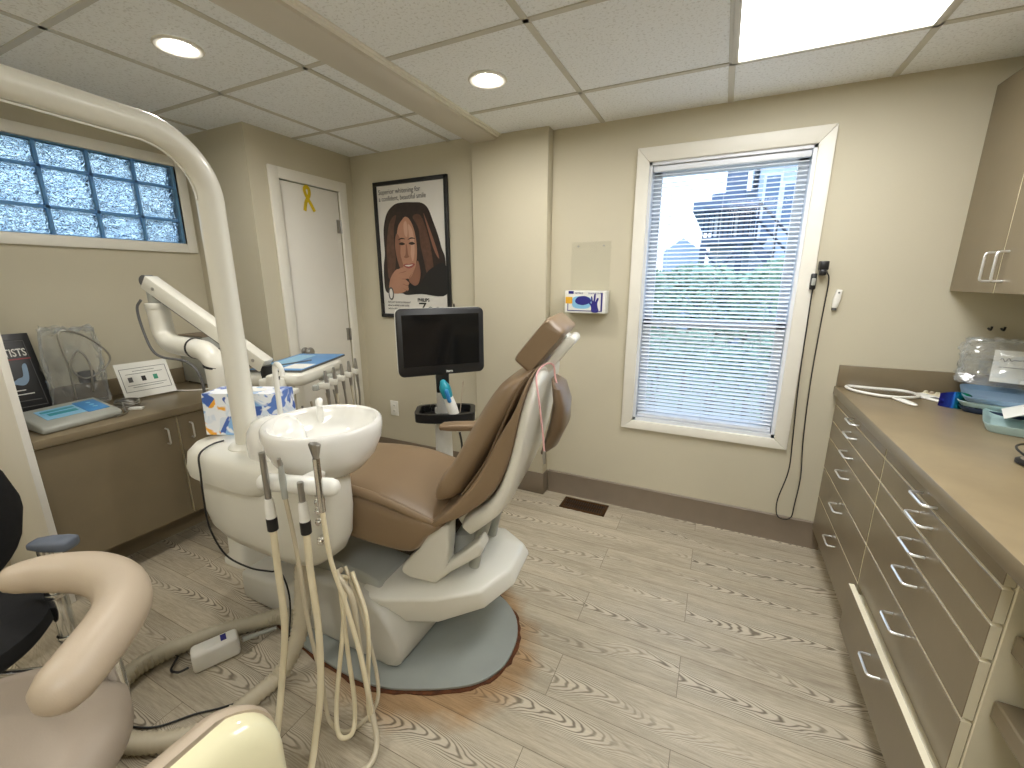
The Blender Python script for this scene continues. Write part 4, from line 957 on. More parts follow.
# headrest
hd = V((0.63, 0, 0.777)); hn = V((0.777, 0, -0.63)); hc = V((0.350, 0, 1.192))
HX = (CE*hd.x+V((0,0,hd.z))).normalized(); HN = (CE*hn.x+V((0,0,hn.z))).normalized(); HC = F(hc.x, 0, hc.z)
b = NB(); R = []
for t in (-0.132,-0.126,-0.10,0,0.10,0.126,0.132):
    sc_ = 1-0.16*max(0, (abs(t)-0.10)/0.032)**2
    R.append(supel(HC+CL*t, HX, HN, 0.092*sc_, 0.038*sc_, 36, 7.5))
loft(b, R); obj('headrest', b, 'vinyl', dc, ang=50)
b = NB()
for t in (-0.055, 0.055):
    prism(b, [F(s, t-0.012, z) for s, z in ((0.342,1.102),(0.352,1.088),(0.372,1.098),(0.448,1.192),(0.454,1.210),(0.438,1.220),(0.418,1.208))], CL*0.024, 0.006, 2)
for s, z, rr_ in ((0.357,1.102,0.014),(0.440,1.204,0.015)): cyl(b, F(s,-0.06,z), F(s,0.06,z), rr_, 18, 0.003)
prism(b, [F(s,-0.04,z) for s, z in ((0.44,1.205),(0.42,1.185),(0.385,1.215),(0.40,1.235))], CL*0.08, 0.004); obj('headrest_bracket', b, 'cream', dc)
# yoke under the hinge, both sides
yk = [(-0.022,0.553),(-0.045,0.47),(-0.115,0.390),(-0.118,0.362),(-0.085,0.345),(0.015,0.340),(0.078,0.402),(0.185,0.485),(0.200,0.515),(0.185,0.545),(0.062,0.425),(0.072,0.500),(0.076,0.585)]
for sgn_ in (-1, 1):
    b = NB(); t0 = -0.215 if sgn_ < 0 else 0.145
    prism(b, [F(s-0.008, t0, z) for s, z in yk], CL*0.07, 0.010, 3); obj('yoke', b, 'cream', dc)
b = NB(); prism(b, [F(s,-0.15,z) for s, z in ((0.06,0.59),(0.09,0.545),(0.165,0.575),(0.215,0.62),(0.20,0.655),(0.13,0.625))], CL*0.3, 0.012, 3); obj('hinge_cover', b, 'cream', dc)
b = NB(); prism(b, [F(s,-0.14,z) for s, z in ((-0.30,0.47),(-0.10,0.452),(0.03,0.47),(0.03,0.40),(-0.06,0.36),(-0.25,0.40))], CL*0.28, 0.01); obj('seat_pan', b, 'dark', dc)
b = NB(); cyl(b, F(0.03,0,0.335), F(0.03,0,0.46), 0.085, 28, 0.01); obj('swivel_post', b, 'grey', dc)
for t in (-0.11, 0.10):
    b = NB(); tube(b, [F(0.115,t,0.365), F(0.135,t,0.46), F(0.165,t,0.575)], [0.020,0.020,0.026], 14); obj('strut', b, 'grey', dc)
# far armrest
b = NB(); R = []
for s, hw, hz_ in ((-0.20,0.02,0.008),(-0.19,0.032,0.015),(-0.14,0.036,0.018),(0.0,0.036,0.018),(0.07,0.034,0.016),(0.085,0.022,0.009)): R.append(supel(F(s, 0.315, 0.745+0.10*(s+0.1)), CL, V((0,0,1)), hw, hz_, 24, 3.5))
loft(b, R); o = obj('armrest_pad', b, 'vinyl', dc)
b = NB(); tube(b, [F(0.03,0.315,0.74),F(0.06,0.315,0.70),F(0.09,0.30,0.62),F(0.10,0.24,0.58)], 0.018, 12, 5); obj('armrest_support', b, 'cream', o)
# pouch and bib chain hanging at the back of the backrest
b = NB(); R = []
for i, (s, z, hw, th) in enumerate(((0.375,1.075,0.05,0.006),(0.392,1.055,0.085,0.020),(0.404,1.00,0.10,0.026),(0.398,0.93,0.10,0.030),(0.374,0.86,0.085,0.024),(0.345,0.815,0.05,0.008))): R.append(supel(F(s+0.010,-0.02,z), CL, CE*0.95+V((0,0,-0.3)), hw, th, 28, 2.6))
loft(b, R); pch = solo('hanging_pouch', b, 'vinyl2', 'brown satin pouch hanging behind the dental chair backrest', 'pouch')
bc = thing('bib_chain', 'pink bib cord with metal clips draped over the top of the chair back', 'bib chain', tuple(F(0.35,-0.1,0.83)))
b = NB(); tube(b, [F(0.396,-0.238,0.895),F(0.392,-0.24,0.95),F(0.378,-0.235,1.05),F(0.362,-0.20,1.118),F(0.372,-0.12,1.137),F(0.388,-0.07,1.125),F(0.394,-0.06,1.08),F(0.412,-0.058,1.02)], 0.003, 8, 6); obj('cord', b, 'pink', bc)
for p0, p1 in ((F(0.396,-0.238,0.90), F(0.397,-0.238,0.86)), (F(0.412,-0.058,1.023), F(0.418,-0.058,0.985))):
    b = NB(); tube(b, [p0, p0*0.6+p1*0.4, p1], [0.004,0.006,0.004], 8); obj('clip', b, 'steel', bc)

# ------------------------------------------------------------------ cuspidor unit with light post
du = thing('cuspidor_unit', 'cream dental unit with white spittoon bowl, knobs and tall curved light post', 'dental unit', (-1.35, 0.92, 0.40))
# cabinet: rounded plan lofted upward
def plan(x0, x1, y0, y1, z, e=4.5, n=44, yaw_=0.0):
    return supel(((x0+x1)/2, (y0+y1)/2, z), (math.cos(yaw_), math.sin(yaw_), 0), (-math.sin(yaw_), math.cos(yaw_), 0), (x1-x0)/2, (y1-y0)/2, n, e)
b = NB(); loft(b, [plan(-1.58,-1.20,0.84,0.95,0.445,3.4), plan(-1.65,-1.13,0.81,0.97,0.455,3.4), plan(-1.70,-1.08,0.795,0.98,0.495,3.4), plan(-1.72,-1.045,0.787,0.985,0.56,3.4), plan(-1.72,-1.03,0.784,0.985,0.66,3.4), plan(-1.70,-1.025,0.786,0.98,0.76,3.2), plan(-1.62,-1.03,0.80,0.97,0.80,3.2)])
obj('cabinet', b, 'cream', du, ang=60)
b = NB(); loft(b, [plan(-1.72,-1.25,0.765,1.065,0.705), plan(-1.725,-1.20,0.76,1.07,0.735), plan(-1.715,-1.14,0.765,1.065,0.79), plan(-1.69,-1.12,0.785,1.045,0.818), plan(-1.62,-1.16,0.82,1.01,0.826)])
obj('top_cover', b, 'cream', du, ang=60)
# bowl
BX, BY, BZ, BR = -1.118, 0.918, 0.952, 0.178
b = NB(); lathe(b, (BX, BY, BZ), [(0.05,-0.180),(0.090,-0.174),(0.125,-0.150),(0.158,-0.110),(0.178,-0.060),(0.183,-0.025),(0.181,-0.006),(0.177,0.0),(0.170,0.003),(0.163,-0.002),(0.158,-0.02),(0.145,-0.06),(0.11,-0.10),(0.05,-0.122),(0.012,-0.126)], 56)
obj('bowl', b, 'porcelain', du, ang=70)
b = NB(); cyl(b, (BX,BY,BZ-0.1255), (BX,BY,BZ-0.1235), 0.014, 20); obj('drain', b, 'chrome', du)
b = NB(); lathe(b, (BX-0.19, BY-0.035, 0.775), [(0.085,0),(0.100,0.03),(0.102,0.09),(0.096,0.125),(0.078,0.155),(0.045,0.170),(0.005,0.174)], 40, sx=1.0, sy=0.85); obj('bowl_support', b, 'porcelain', du, ang=60)
fb = V((-1.405, 0.975, 0.80))
b = NB(); tube(b, [fb, fb+V((0,0,0.16)), fb+V((0.0,0.0,0.265)), fb+V((0.012,-0.004,0.298)), fb+V((0.035,-0.010,0.305)), fb+V((0.055,-0.014,0.288)), fb+V((0.060,-0.016,0.268))], 0.009, 12, 6); obj('cup_filler', b, 'white', du)
b = NB(); tube(b, [(BX-0.115,BY+0.085,BZ-0.04),(BX-0.108,BY+0.08,BZ+0.018),(BX-0.10,BY+0.075,BZ+0.032),(BX-0.085,BY+0.06,BZ+0.02)], [0.011,0.011,0.012,0.008], 12, 4, True); obj('bowl_rinse', b, 'white', du)
for i, z in enumerate((0.800,0.768,0.738,0.700,0.632)):
    dx = 0.006*i
    b = NB(); c = V((-1.04-dx*0.6, 0.812, z-0.035)); n_ = V((0.45,-1,0.05)).normalized(); X_ = n_.orthogonal().normalized(); Y_ = n_.cross(X_)
    lathe(b, c, [(0.013,-0.012),(0.013,0.006),(0.009,0.009),(0.009,0.016),(0.005,0.019)], 18, (X_,Y_,n_)); obj('knob', b, 'chrome', du)
# light post
px_, py_ = -1.452, 0.872
b = NB(); lathe(b, (px_,py_,0.815), [(0.062,0),(0.062,0.012),(0.055,0.02),(0.047,0.024)], 32); obj('post_collar', b, 'cream', du)
b = NB(); pts = [(px_,py_,0.815),(px_,py_,1.2),(px_,py_,1.66)]
pts = [V((px_,py_,0.82)), V((px_,py_,1.625))]
for k in range(1, 13):
    a = PI/2*k/12; pts.append(V((px_, py_-0.175*(1-math.cos(a)), 1.625+0.175*math.sin(a))))
pts.append(V((px_, -0.35, 1.845)))
tube(b, pts, [0.037]*12+[0.035,0.034,0.032], 28); obj('light_post', b, 'cream', du)
b = NB(); q = []
tube(b, [p+V((0.0,0,0))+((V((0,0,-1)) if i > 13 else V((0,-math.cos(PI/2*max(0,i-1)/12),-math.sin(PI/2*max(0,i-1)/12))))*0.0395) for i, p in enumerate(pts) if i > 0], 0.0028, 6); obj('post_wire', b, 'white', du)
# handpiece holder bar
h0, h1 = V((-1.095,0.690,0.842)), V((-0.905,0.745,0.842)); hd_ = (h1-h0).normalized()
b = NB(); tube(b, [h0, h1], 0.025, 20, rounded=True); obj('holder_bar', b, 'white', du)
b = NB(); tube(b, [(h0+h1)/2+V((0,0.0,0)), (h0+h1)/2+V((-0.02,0.09,-0.01))], 0.018, 12); obj('bar_bracket', b, 'white', du)
for k, s in enumerate((0.10,0.37,0.63,0.88)):
    pass

# suction and syringe handpieces hanging in the bar, each with its own hose
slots = [h0+(h1-h0)*s+V((0.010,-0.024,0)) for s in (0.10, 0.36, 0.62, 0.90)]
dn = V((0,0,-1))
def handpiece(name, lab, c, top, kind, hose, hr, hm_):
    t = thing(name, lab, 'handpiece', tuple(c))
    if kind == 'suction':
        b = NB(); tube(b, [c+V((0,0,top)), c+V((0,0,0.02)), c+V((0,0,-0.055))], [0.0085,0.0085,0.008], 16); obj('metal_tube', b, 'steel', t)
        b = NB(); tube(b, [c+V((0,0,-0.035)), c+V((0,0,-0.055)), c+V((0,0,-0.095))], [0.0105,0.013,0.014], 16); obj('valve_body', b, 'white', t)
        b = NB(); cyl(b, c+V((0,0,-0.092)), c+V((0,0,-0.132)), 0.0145, 16, 0.002); obj('tape_band', b, 'black', t); zend = -0.128
    elif kind == 'big':
        b = NB(); tube(b, [c+V((0,0,top-0.02)), c+V((0,0,-0.06))], 0.0095, 16); obj('metal_tube', b, 'chrome', t)
        b = NB(); lathe(b, c+V((0,0,top-0.025)), [(0.009,0),(0.012,0.012),(0.020,0.042),(0.018,0.046),(0.010,0.03)], 10, sx=1.0, sy=0.55); obj('nozzle', b, 'steel', t); zend = -0.058
    else:
        b = NB(); tube(b, [c+V((0,0,top)), c+V((0,0,0.03)), c+V((0,0,-0.03))], [0.006,0.009,0.008], 14); obj('syringe_body', b, 'grey', t)
        b = NB(); tube(b, [c+V((0,0,top)), c+V((0.002,-0.004,top+0.02))], [0.007,0.005], 10); obj('syringe_head', b, 'steel', t); zend = -0.028
    b = NB(); tube(b, [c+V((0,0,zend+0.004))]+[V(p) for p in hose], hr, 12, 8); obj('hose', b, hm_, t)
a0 = slots[0]; handpiece('suction_handpiece', 'grey-tipped suction handpiece with black tape, leftmost in the white holder bar', a0, 0.10, 'suction',
    [a0+V((0.0,-0.003,-0.24)), a0+V((-0.004,-0.006,-0.45)), (-1.085,0.64,0.20), (-1.06,0.585,0.07), (-1.02,0.52,0.016), (-0.95,0.44,0.012)], 0.0098, 'tube')
a1 = slots[1]; handpiece('air_syringe', 'slim grey syringe handpiece, second from the left in the white holder bar', a1, 0.068, 'slim',
    [a1+V((0.0,0.012,-0.20)), a1+V((0.004,0.016,-0.45)), (-0.995,0.71,0.16), (-0.955,0.69,0.06), (-0.90,0.72,0.03), (-0.86,0.80,0.10), (-0.93,0.83,0.35), (-1.02,0.86,0.48)], 0.006, 'tube2')
a2 = slots[2]; handpiece('suction_handpiece', 'suction handpiece with black tape, third from the left in the white holder bar', a2, 0.022, 'suction',
    [a2+V((0.0,-0.003,-0.24)), a2+V((0.006,-0.006,-0.45)), (-0.955,0.67,0.20), (-0.935,0.615,0.07), (-0.88,0.54,0.016), (-0.79,0.50,0.012), (-0.70,0.53,0.012)], 0.0098, 'tube')
a3 = slots[3]; handpiece('suction_handpiece', 'broad-nozzled chrome suction handpiece, rightmost in the white holder bar', a3, 0.115, 'big',
    [a3+V((0.0,0.01,-0.22)), (-0.895,0.745,0.46), (-0.855,0.745,0.28), (-0.84,0.745,0.12), (-0.85,0.755,0.055), (-0.875,0.77,0.06), (-0.89,0.79,0.14), (-0.90,0.82,0.35), (-0.99,0.86,0.47)], 0.0068, 'tube')
lp = thing('looped_hoses', 'pair of ivory hoses looping from under the cream unit to the floor', 'hose', (-0.90, 0.74, 0.005))
for k, pp in enumerate(([(-1.03,0.85,0.47),(-0.985,0.80,0.50),(-0.915,0.785,0.45),(-0.895,0.775,0.30),(-0.85,0.755,0.12),(-0.80,0.72,0.03),(-0.79,0.66,0.015),(-0.86,0.60,0.015)],
                        [(-1.0,0.85,0.45),(-0.975,0.80,0.49),(-0.95,0.775,0.42),(-0.935,0.765,0.25),(-0.90,0.74,0.11),(-0.875,0.70,0.055),(-0.91,0.68,0.05),(-0.955,0.72,0.11),(-0.97,0.78,0.30),(-1.0,0.84,0.45)])):
    b = NB(); tube(b, pp, 0.0085 if k == 0 else 0.007, 12, 8); obj('hose', b, 'tube' if k else 'tube2', lp)

# tissue box with floral pattern on the lid
tb = thing('tissue_box', 'blue floral cardboard tissue box standing on the cream unit behind the light post', 'tissue box', (-1.55, 0.98, 0.827))
t0_, t1_ = V((-1.690,0.868,0.827)), V((-1.43,0.987,0.827)); bxv = (t1_-t0_).normalized(); byv = V((-bxv.y, bxv.x, 0))
hw_ = (t1_-t0_).length/2; tcn = (t0_+t1_)/2+byv*0.06
b = NB(); loft(b, [[tcn+bxv*a*hw_*k+byv*d*0.06*k+V((0,0,h)) for a, d in ((-1,-1),(1,-1),(1,1),(-1,1))] for h, k in ((0,1.0),(0.158,0.97))]); obj('carton', b, 'floral', tb, smooth=False)
b = NB(); lathe(b, tcn+V((0,0,0.1585)), [(0.05,0.0),(0.05,0.001)], 24, (bxv,byv,V((0,0,1))), sx=1.4, sy=0.6); obj('opening', b, 'paper', tb)
b = NB(); prism(b, [t0_+bxv*0.03-byv*-0.01+V((0,0,-0.001)), t1_-bxv*0.04+byv*0.01+V((0,0,-0.001)), t1_+byv*0.11-bxv*0.04+V((0,0,-0.001)), t0_+byv*0.11+bxv*0.03+V((0,0,-0.001))], (0,0,-0.04), 0.006); obj('rear_shelf', b, 'cream', du)
# black cord from the unit to the floor
b = NB(); tube(b, [(-1.555,0.85,0.832),(-1.56,0.81,0.830),(-1.55,0.762,0.812),(-1.535,0.748,0.75),(-1.56,0.755,0.64),(-1.575,0.765,0.52),(-1.545,0.785,0.41),(-1.44,0.80,0.38),(-1.375,0.83,0.365),(-1.355,0.86,0.34),(-1.345,0.87,0.22),(-1.33,0.83,0.08),(-1.32,0.76,0.012),(-1.31,0.67,0.006),(-1.36,0.60,0.006),(-1.42,0.545,0.006),(-1.49,0.465,0.006),(-1.60,0.42,0.006)], 0.0032, 8, 6)
solo('black_cord', b, 'black', 'thin black cord draped over the front of the cream unit down to the floor', 'cable')

# ------------------------------------------------------------------ delivery arm with instrument tray
dl = thing('delivery_unit', 'cream jointed arm carrying the dentist tray and handpieces beside the closet', 'instrument delivery unit', (-2.08, 1.14, 0))
b = NB(); loft(b, [plan(-2.16,-1.98,1.07,1.23,0.001,4,36), plan(-2.16,-1.98,1.07,1.23,0.02,4,36), plan(-2.13,-1.995,1.085,1.22,0.05,4,36), plan(-2.12,-2.0,1.09,1.215,0.35,3,36), plan(-2.11,-2.01,1.10,1.205,0.86,2.2,36)]); obj('pedestal', b, 'cream', dl, ang=60)
b = NB(); tube(b, [(-2.06,1.15,0.86),(-2.062,1.15,0.98),(-2.075,1.15,1.03),(-2.12,1.15,1.066),(-2.17,1.15,1.078),(-2.33,1.15,1.085),(-2.40,1.15,1.095),(-2.44,1.15,1.125),(-2.455,1.15,1.17),(-2.46,1.15,1.26)], 0.046, 20, 4); obj('swing_arm', b, 'cream', dl)
b = NB(); cyl(b, (-2.46,1.15,1.255), (-2.46,1.15,1.285), 0.049, 24, 0.004); obj('joint_ring', b, 'cream', dl)
b = NB(); cyl(b, (-2.46,1.15,1.28), (-2.46,1.15,1.36), 0.033, 20); obj('joint_pin', b, 'grey', dl)
A0, A1 = V((-2.475,1.14,1.385)), V((-1.93,1.30,0.995)); ad = (A1-A0).normalized(); asd = ad.cross(V((0,0,1))).normalized(); aup = asd.cross(ad)
b = NB(); obox(b, (A0+A1)/2, (ad, asd, aup), ((A1-A0).length/2, 0.032, 0.033), 0.004, 2); obj('balance_arm', b, 'cream', dl)
for p in (A0+ad*0.06, A1-ad*0.05):
    b = NB(); cyl(b, p+asd*0.0315, p+asd*0.034, 0.008, 14); obj('screw', b, 'steel', dl)
b = NB(); obox(b, (A0+A1)/2-aup*0.036, (ad, asd, aup), ((A1-A0).length/2-0.05, 0.024, 0.005), 0.002); obj('arm_channel', b, 'ink', dl)
for q_, n_ in (((-2.20,1.15,1.081), V((1,0,0.06))), ((-2.068,1.15,1.01), V((0.25,0,1)))):
    b = NB(); X_ = n_.normalized().orthogonal().normalized(); Y_ = n_.normalized().cross(X_); lathe(b, q_, [(0.0465,-0.006),(0.0495,-0.004),(0.0495,0.004),(0.0465,0.006)], 28, (X_,Y_,n_.normalized()), cap=False); obj('cable_tie', b, 'black', dl)
b = NB(); tube(b, [(-2.49,1.10,1.30),(-2.515,1.09,1.26),(-2.505,1.09,1.17),(-2.46,1.09,1.07),(-2.38,1.09,1.035),(-2.22,1.095,1.03),(-2.13,1.095,1.0),(-2.10,1.10,0.93),(-2.11,1.10,0.84)], 0.006, 8, 6); obj('arm_cable', b, 'ink', dl)
b = NB(); cyl(b, A0+asd*-0.02-ad*0.005, A0+asd*0.02-ad*0.005, 0.028, 20); obj('arm_end_cap', b, 'ink', dl)
TC = V((-1.985, 1.50, 0.945)); tx = V((0.93,0.37,0)).normalized(); ty = V((-0.37,0.93,0)).normalized()
b = NB(); cyl(b, A1+V((0.0,0.0,-0.10)), A1+V((0,0,0.0)), 0.028, 18); obj('tray_joint', b, 'black', dl)
b = NB(); loft(b, [supel(TC+V((0,0,z)), tx, ty, 0.165-s, 0.23-s, 40, 6) for z, s in ((-0.055,0.03),(-0.045,0.008),(-0.02,0.0),(0.0,0.0),(0.010,0.01))]); obj('tray_head', b, 'cream', dl, ang=50)
b = NB(); obox(b, TC+tx*0.02-ty*0.24+V((0,0,-0.035)), (tx,ty,(0,0,1)), (0.055,0.03,0.03), 0.012, 3); obox(b, TC+tx*0.10-ty*0.275+V((0,0,-0.06)), (tx,ty,(0,0,1)), (0.05,0.035,0.012), 0.006); obox(b, TC+tx*0.045-ty*0.275+V((0,0,-0.02)), (tx,ty,(0.2,0,1)), (0.018,0.035,0.045), 0.01, 3); obj('control_pad', b, 'cream', dl)
b = NB(); obox(b, TC+tx*0.066-ty*0.276+V((0.0,0,-0.012)), (tx,ty,(0.2,0,1)), (0.001,0.022,0.022)); obj('pad_display', b, 'ink', dl)
b = NB(); obox(b, TC+tx*0.20+V((0,0,-0.062)), (tx,ty,(0,0,1)), (0.014,0.20,0.014), 0.006); obox(b, TC+tx*0.17+V((0,0,-0.05)), (tx,ty,(0,0,1)), (0.04,0.03,0.015), 0.005); obj('instrument_rail', b, 'grey', dl)
for k in range(5):
    c = TC+tx*0.235+ty*(-0.17+0.085*k)+V((0,0,-0.055)); hl = ('nearest', 'second nearest', 'middle', 'second farthest', 'farthest')[k]
    b = NB(); obox(b, c+V((0,0,0)), (tx,ty,(0,0,1)), (0.024,0.014,0.016), 0.005); obj('holder', b, 'cream', dl)
    hpz = thing('dental_handpiece', 'small steel handpiece in the delivery rail beside the closet door, the %s of five' % hl, 'handpiece', tuple(c+V((0,0,-0.05))), 'handpieces on the delivery rail')
    b = NB(); tube(b, [c+tx*0.01+V((0,0,0.075)), c+tx*0.012+V((0,0,0.03)), c+tx*0.014+V((0,0,-0.01)), c+tx*0.016+V((0,0,-0.06))], [0.006,0.010,0.009,0.007], 12); obj('body', b, 'steel', hpz)
    b = NB(); p = c+tx*0.016+V((0,0,-0.058)); tube(b, [p, p+V((0.004,0,-0.10)), p+V((-0.02,0.0,-0.24)), p+V((-0.10,0,-0.31)), p+V((-0.17,0.0,-0.22)), p+V((-0.20,0,-0.07))], 0.0055, 8, 6); obj('tubing', b, 'tube2' if k % 2 else 'steel', hpz)
fo = thing('folder', 'blue glossy folder lying open-edged on the delivery tray', 'folder', tuple(TC+V((0,0,0.011))))
FCc = TC+ty*0.05+tx*0.0+V((0,0,0.017))
b = NB(); obox(b, FCc, (tx,ty,(0,0,1)), (0.135,0.235,0.005), 0.002, 1); obj('base_sheet', b, 'ink', fo)
b = NB(); obox(b, FCc+V((0,0,0.006)), (tx,ty,(0,0,1)), (0.133,0.233,0.001)); obj('cover', b, 'blue', fo, smooth=False)
b = NB(); obox(b, FCc+V((0,0,0.0075))-tx*0.06-ty*0.02, (tx,ty,(0,0,1)), (0.05,0.20,0.0004)); obj('pale_print', b, 'skyblue', fo, smooth=False)
b = NB(); obox(b, FCc+V((0,0,0.0075))+tx*0.07-ty*0.14, (tx,ty,(0,0,1)), (0.055,0.06,0.0004)); obj('white_panel', b, 'paper', fo, smooth=False)
b = NB(); obox(b, FCc+V((0,0,0.0082))-tx*0.005-ty*0.06, (tx*0.6+ty,ty-tx*0.6,(0,0,1)), (0.10,0.018,0.0004)); obj('dark_print', b, 'darkblue', fo, smooth=False)

# ------------------------------------------------------------------ scanner cart with monitor
mcx = V((-1.325, 1.885, 0)); 
cart = thing('scanner_cart', 'white intraoral scanner cart with black touchscreen behind the dental chair', 'scanner cart', (-1.40, 1.97, 0))
mx = V((0.66,0.75,0)).normalized(); mn = V((0.75,-0.66,0.0)).normalized(); mu = mn.cross(mx).normalized()
if mu.z < 0: mu = -mu
mc = V((-1.312,1.868,1.075))
def rrect(c, X, Y, hw, hh, r_=0.03, n=6):
    out = []
    for sx_, sy_, a0_ in ((1,1,0),(-1,1,90),(-1,-1,180),(1,-1,270)):
        for k in range(n+1):
            a = math.radians(a0_+90*k/n); out.append(c+X*(sx_*(hw-r_)+r_*math.cos(a))+Y*(sy_*(hh-r_)+r_*math.sin(a)))
    return out
HW, HH = 0.232, 0.176
b = NB(); loft(b, [rrect(mc-mn*0.045, mx, mu, HW-0.02, HH-0.02), rrect(mc-mn*0.03, mx, mu, HW, HH), rrect(mc-mn*0.004, mx, mu, HW, HH)]); mon = obj('monitor', b, 'white', cart, ang=50)
b = NB(); loft(b, [rrect(mc-mn*0.004, mx, mu, HW, HH), rrect(mc+mn*0.010, mx, mu, HW, HH), rrect(mc+mn*0.013, mx, mu, HW-0.004, HH-0.004)]); obj('bezel', b, 'black', mon, ang=50)
b = NB(); obox(b, mc+mn*0.0135+mu*0.010, (mx,mu,mn), (HW-0.028, HH-0.042, 0.0008)); obj('screen', b, 'screen', mon, smooth=False)
text('lettering', 'itero', 0.018, mc+mn*0.0135+mx*0.035-mu*(HH-0.012), mx, mu, 'paper', mon, align='CENTER', bold=0.0005)
pole = V((-1.385,1.95,0))
b = NB(); tube(b, [mc-mn*0.04-mu*0.12, mc-mn*0.045-mu*0.20, V((-1.335,1.89,0.80)), V((-1.36,1.93,0.66))], [0.03,0.032,0.034,0.038], 16, 4)
obj('neck', b, 'white', cart)
b = NB(); obox(b, mc-mn*0.012-mu*0.225, (mx,mu,mn), (0.035,0.055,0.012), 0.006); obj('neck_front', b, 'black', cart)
b = NB(); loft(b, [plan(-1.43,-1.33,1.90,2.0,0.05,3,28), plan(-1.425,-1.335,1.905,1.995,0.35,3,28), plan(-1.42,-1.34,1.91,1.99,0.68,3,28)]); obj('pole', b, 'white', cart, ang=50)
kc = V((-1.325,1.90,0.672)); kx = V((0.86,0.5,0)).normalized(); ky = V((-0.5,0.86,0)).normalized()
b = NB(); rg = loop([tuple((kc+kx*a+ky*d)[:2]) for a, d in ((-0.15,0),(-0.135,-0.08),(0,-0.10),(0.135,-0.08),(0.15,0),(0.135,0.08),(0,0.10),(-0.135,0.08))], 0.672)
R0 = []
for p in rg:
    o_ = (p-kc); o_.z = 0; o_.normalize(); R0.append([p-o_*0.012+V((0,0,-0.03)), p+o_*0.012+V((0,0,-0.03)), p+o_*0.014+V((0,0,0.02)), p-o_*0.012+V((0,0,0.02))])
t_ = NB(); vs = [[t_.verts.new(q) for q in r] for r in R0]
for i in range(len(vs)):
    a, c = vs[i], vs[(i+1) % len(vs)]
    for k in range(4): t_.faces.new((a[k], a[(k+1) % 4], c[(k+1) % 4], c[k]))
bmesh.ops.recalc_face_normals(t_, faces=t_.faces[:]); merge(b, t_)
tr = obj('cradle_tray', b, 'black', cart)
b = NB(); prism(b, [p+(V((kc.x,kc.y,p.z))-p)*0.05 for p in [V((q.x,q.y,0.646)) for q in rg]], (0,0,0.006)); obj('tray_floor', b, 'black', tr)
for a in (0, 72, 144, 216, 288):
    pass
b = NB(); c = V((-1.385,1.95,0.05))
for a in range(5):
    d = V((math.cos(2*PI*a/5+0.3), math.sin(2*PI*a/5+0.3), 0)); tube(b, [c+V((0,0,0.05)), c+d*0.12+V((0,0,0.04)), c+d*0.25+V((0,0,0.015))], [0.035,0.028,0.02], 10)
obj('base', b, 'white', cart)
for a in range(5):
    d = V((math.cos(2*PI*a/5+0.3), math.sin(2*PI*a/5+0.3), 0)); b = NB(); cyl(b, c+d*0.25+V((-0.012,0,-0.026)), c+d*0.25+V((0.012,0,-0.026)), 0.023, 16); obj('caster', b, 'black', cart)
wn = thing('scanner_wand', 'white and blue scanner wand standing in the black cradle of the cart', 'scanner wand', (-1.30, 1.86, 0.66))
w0, w1 = V((-1.225,1.875,0.60)), V((-1.275,1.815,0.865))
b = NB(); tube(b, [w0, w0*0.6+w1*0.4, w0*0.4+w1*0.6, w0*0.2+w1*0.8], [0.022,0.030,0.028,0.024], 16, 4, True); obj('handle', b, 'white', wn)
b = NB(); tube(b, [w0*0.28+w1*0.72, w0*0.1+w1*0.9, w1], [0.028,0.030,0.018], 16, 4, True); obj('sleeve', b, 'teal', wn)
b = NB(); tube(b, [w0*0.36+w1*0.64+V((0.018,-0.022,0)), w0*0.15+w1*0.85+V((0.020,-0.022,0))], 0.011, 10, rounded=True); obj('clip', b, 'blue', wn)
b = NB(); tube(b, [w0, w0+V((0.03,-0.02,-0.10)), w0+V((0.0,0.0,-0.25)), w0+V((-0.06,0.05,-0.36)), V((-1.36,1.93,0.20))], 0.006, 8, 5); obj('cable', b, 'black', wn)
st = thing('cotton_swab', 'thin wooden swab stick standing in the cradle of the scanner cart', 'swab', (-1.26, 1.93, 0.655))
b = NB(); tube(b, [(-1.255,1.935,0.655),(-1.235,1.945,0.84)], 0.0028, 8); obj('stick', b, 'tanpad', st)
b = NB(); tube(b, [(-1.2358,1.9446,0.83),(-1.234,1.9455,0.846)], 0.0045, 8, rounded=True); obj('tip', b, 'tanpad', st)
sl_ = thing('scanner_sleeves', 'small heap of clear scanner tip sleeves at the left of the cradle', 'sleeves', (-1.43, 1.85, 0.655))
for k, (dx, dy) in enumerate(((0,0),(0.03,0.02),(0.06,0.03))):
    b = NB(); tube(b, [(-1.44+dx,1.845+dy,0.655),(-1.445+dx,1.84+dy,0.705),(-1.45+dx*1.2,1.835+dy,0.727)], [0.017,0.018,0.010], 12, 3, True); obj('sleeve', b, 'acrylic', sl_)

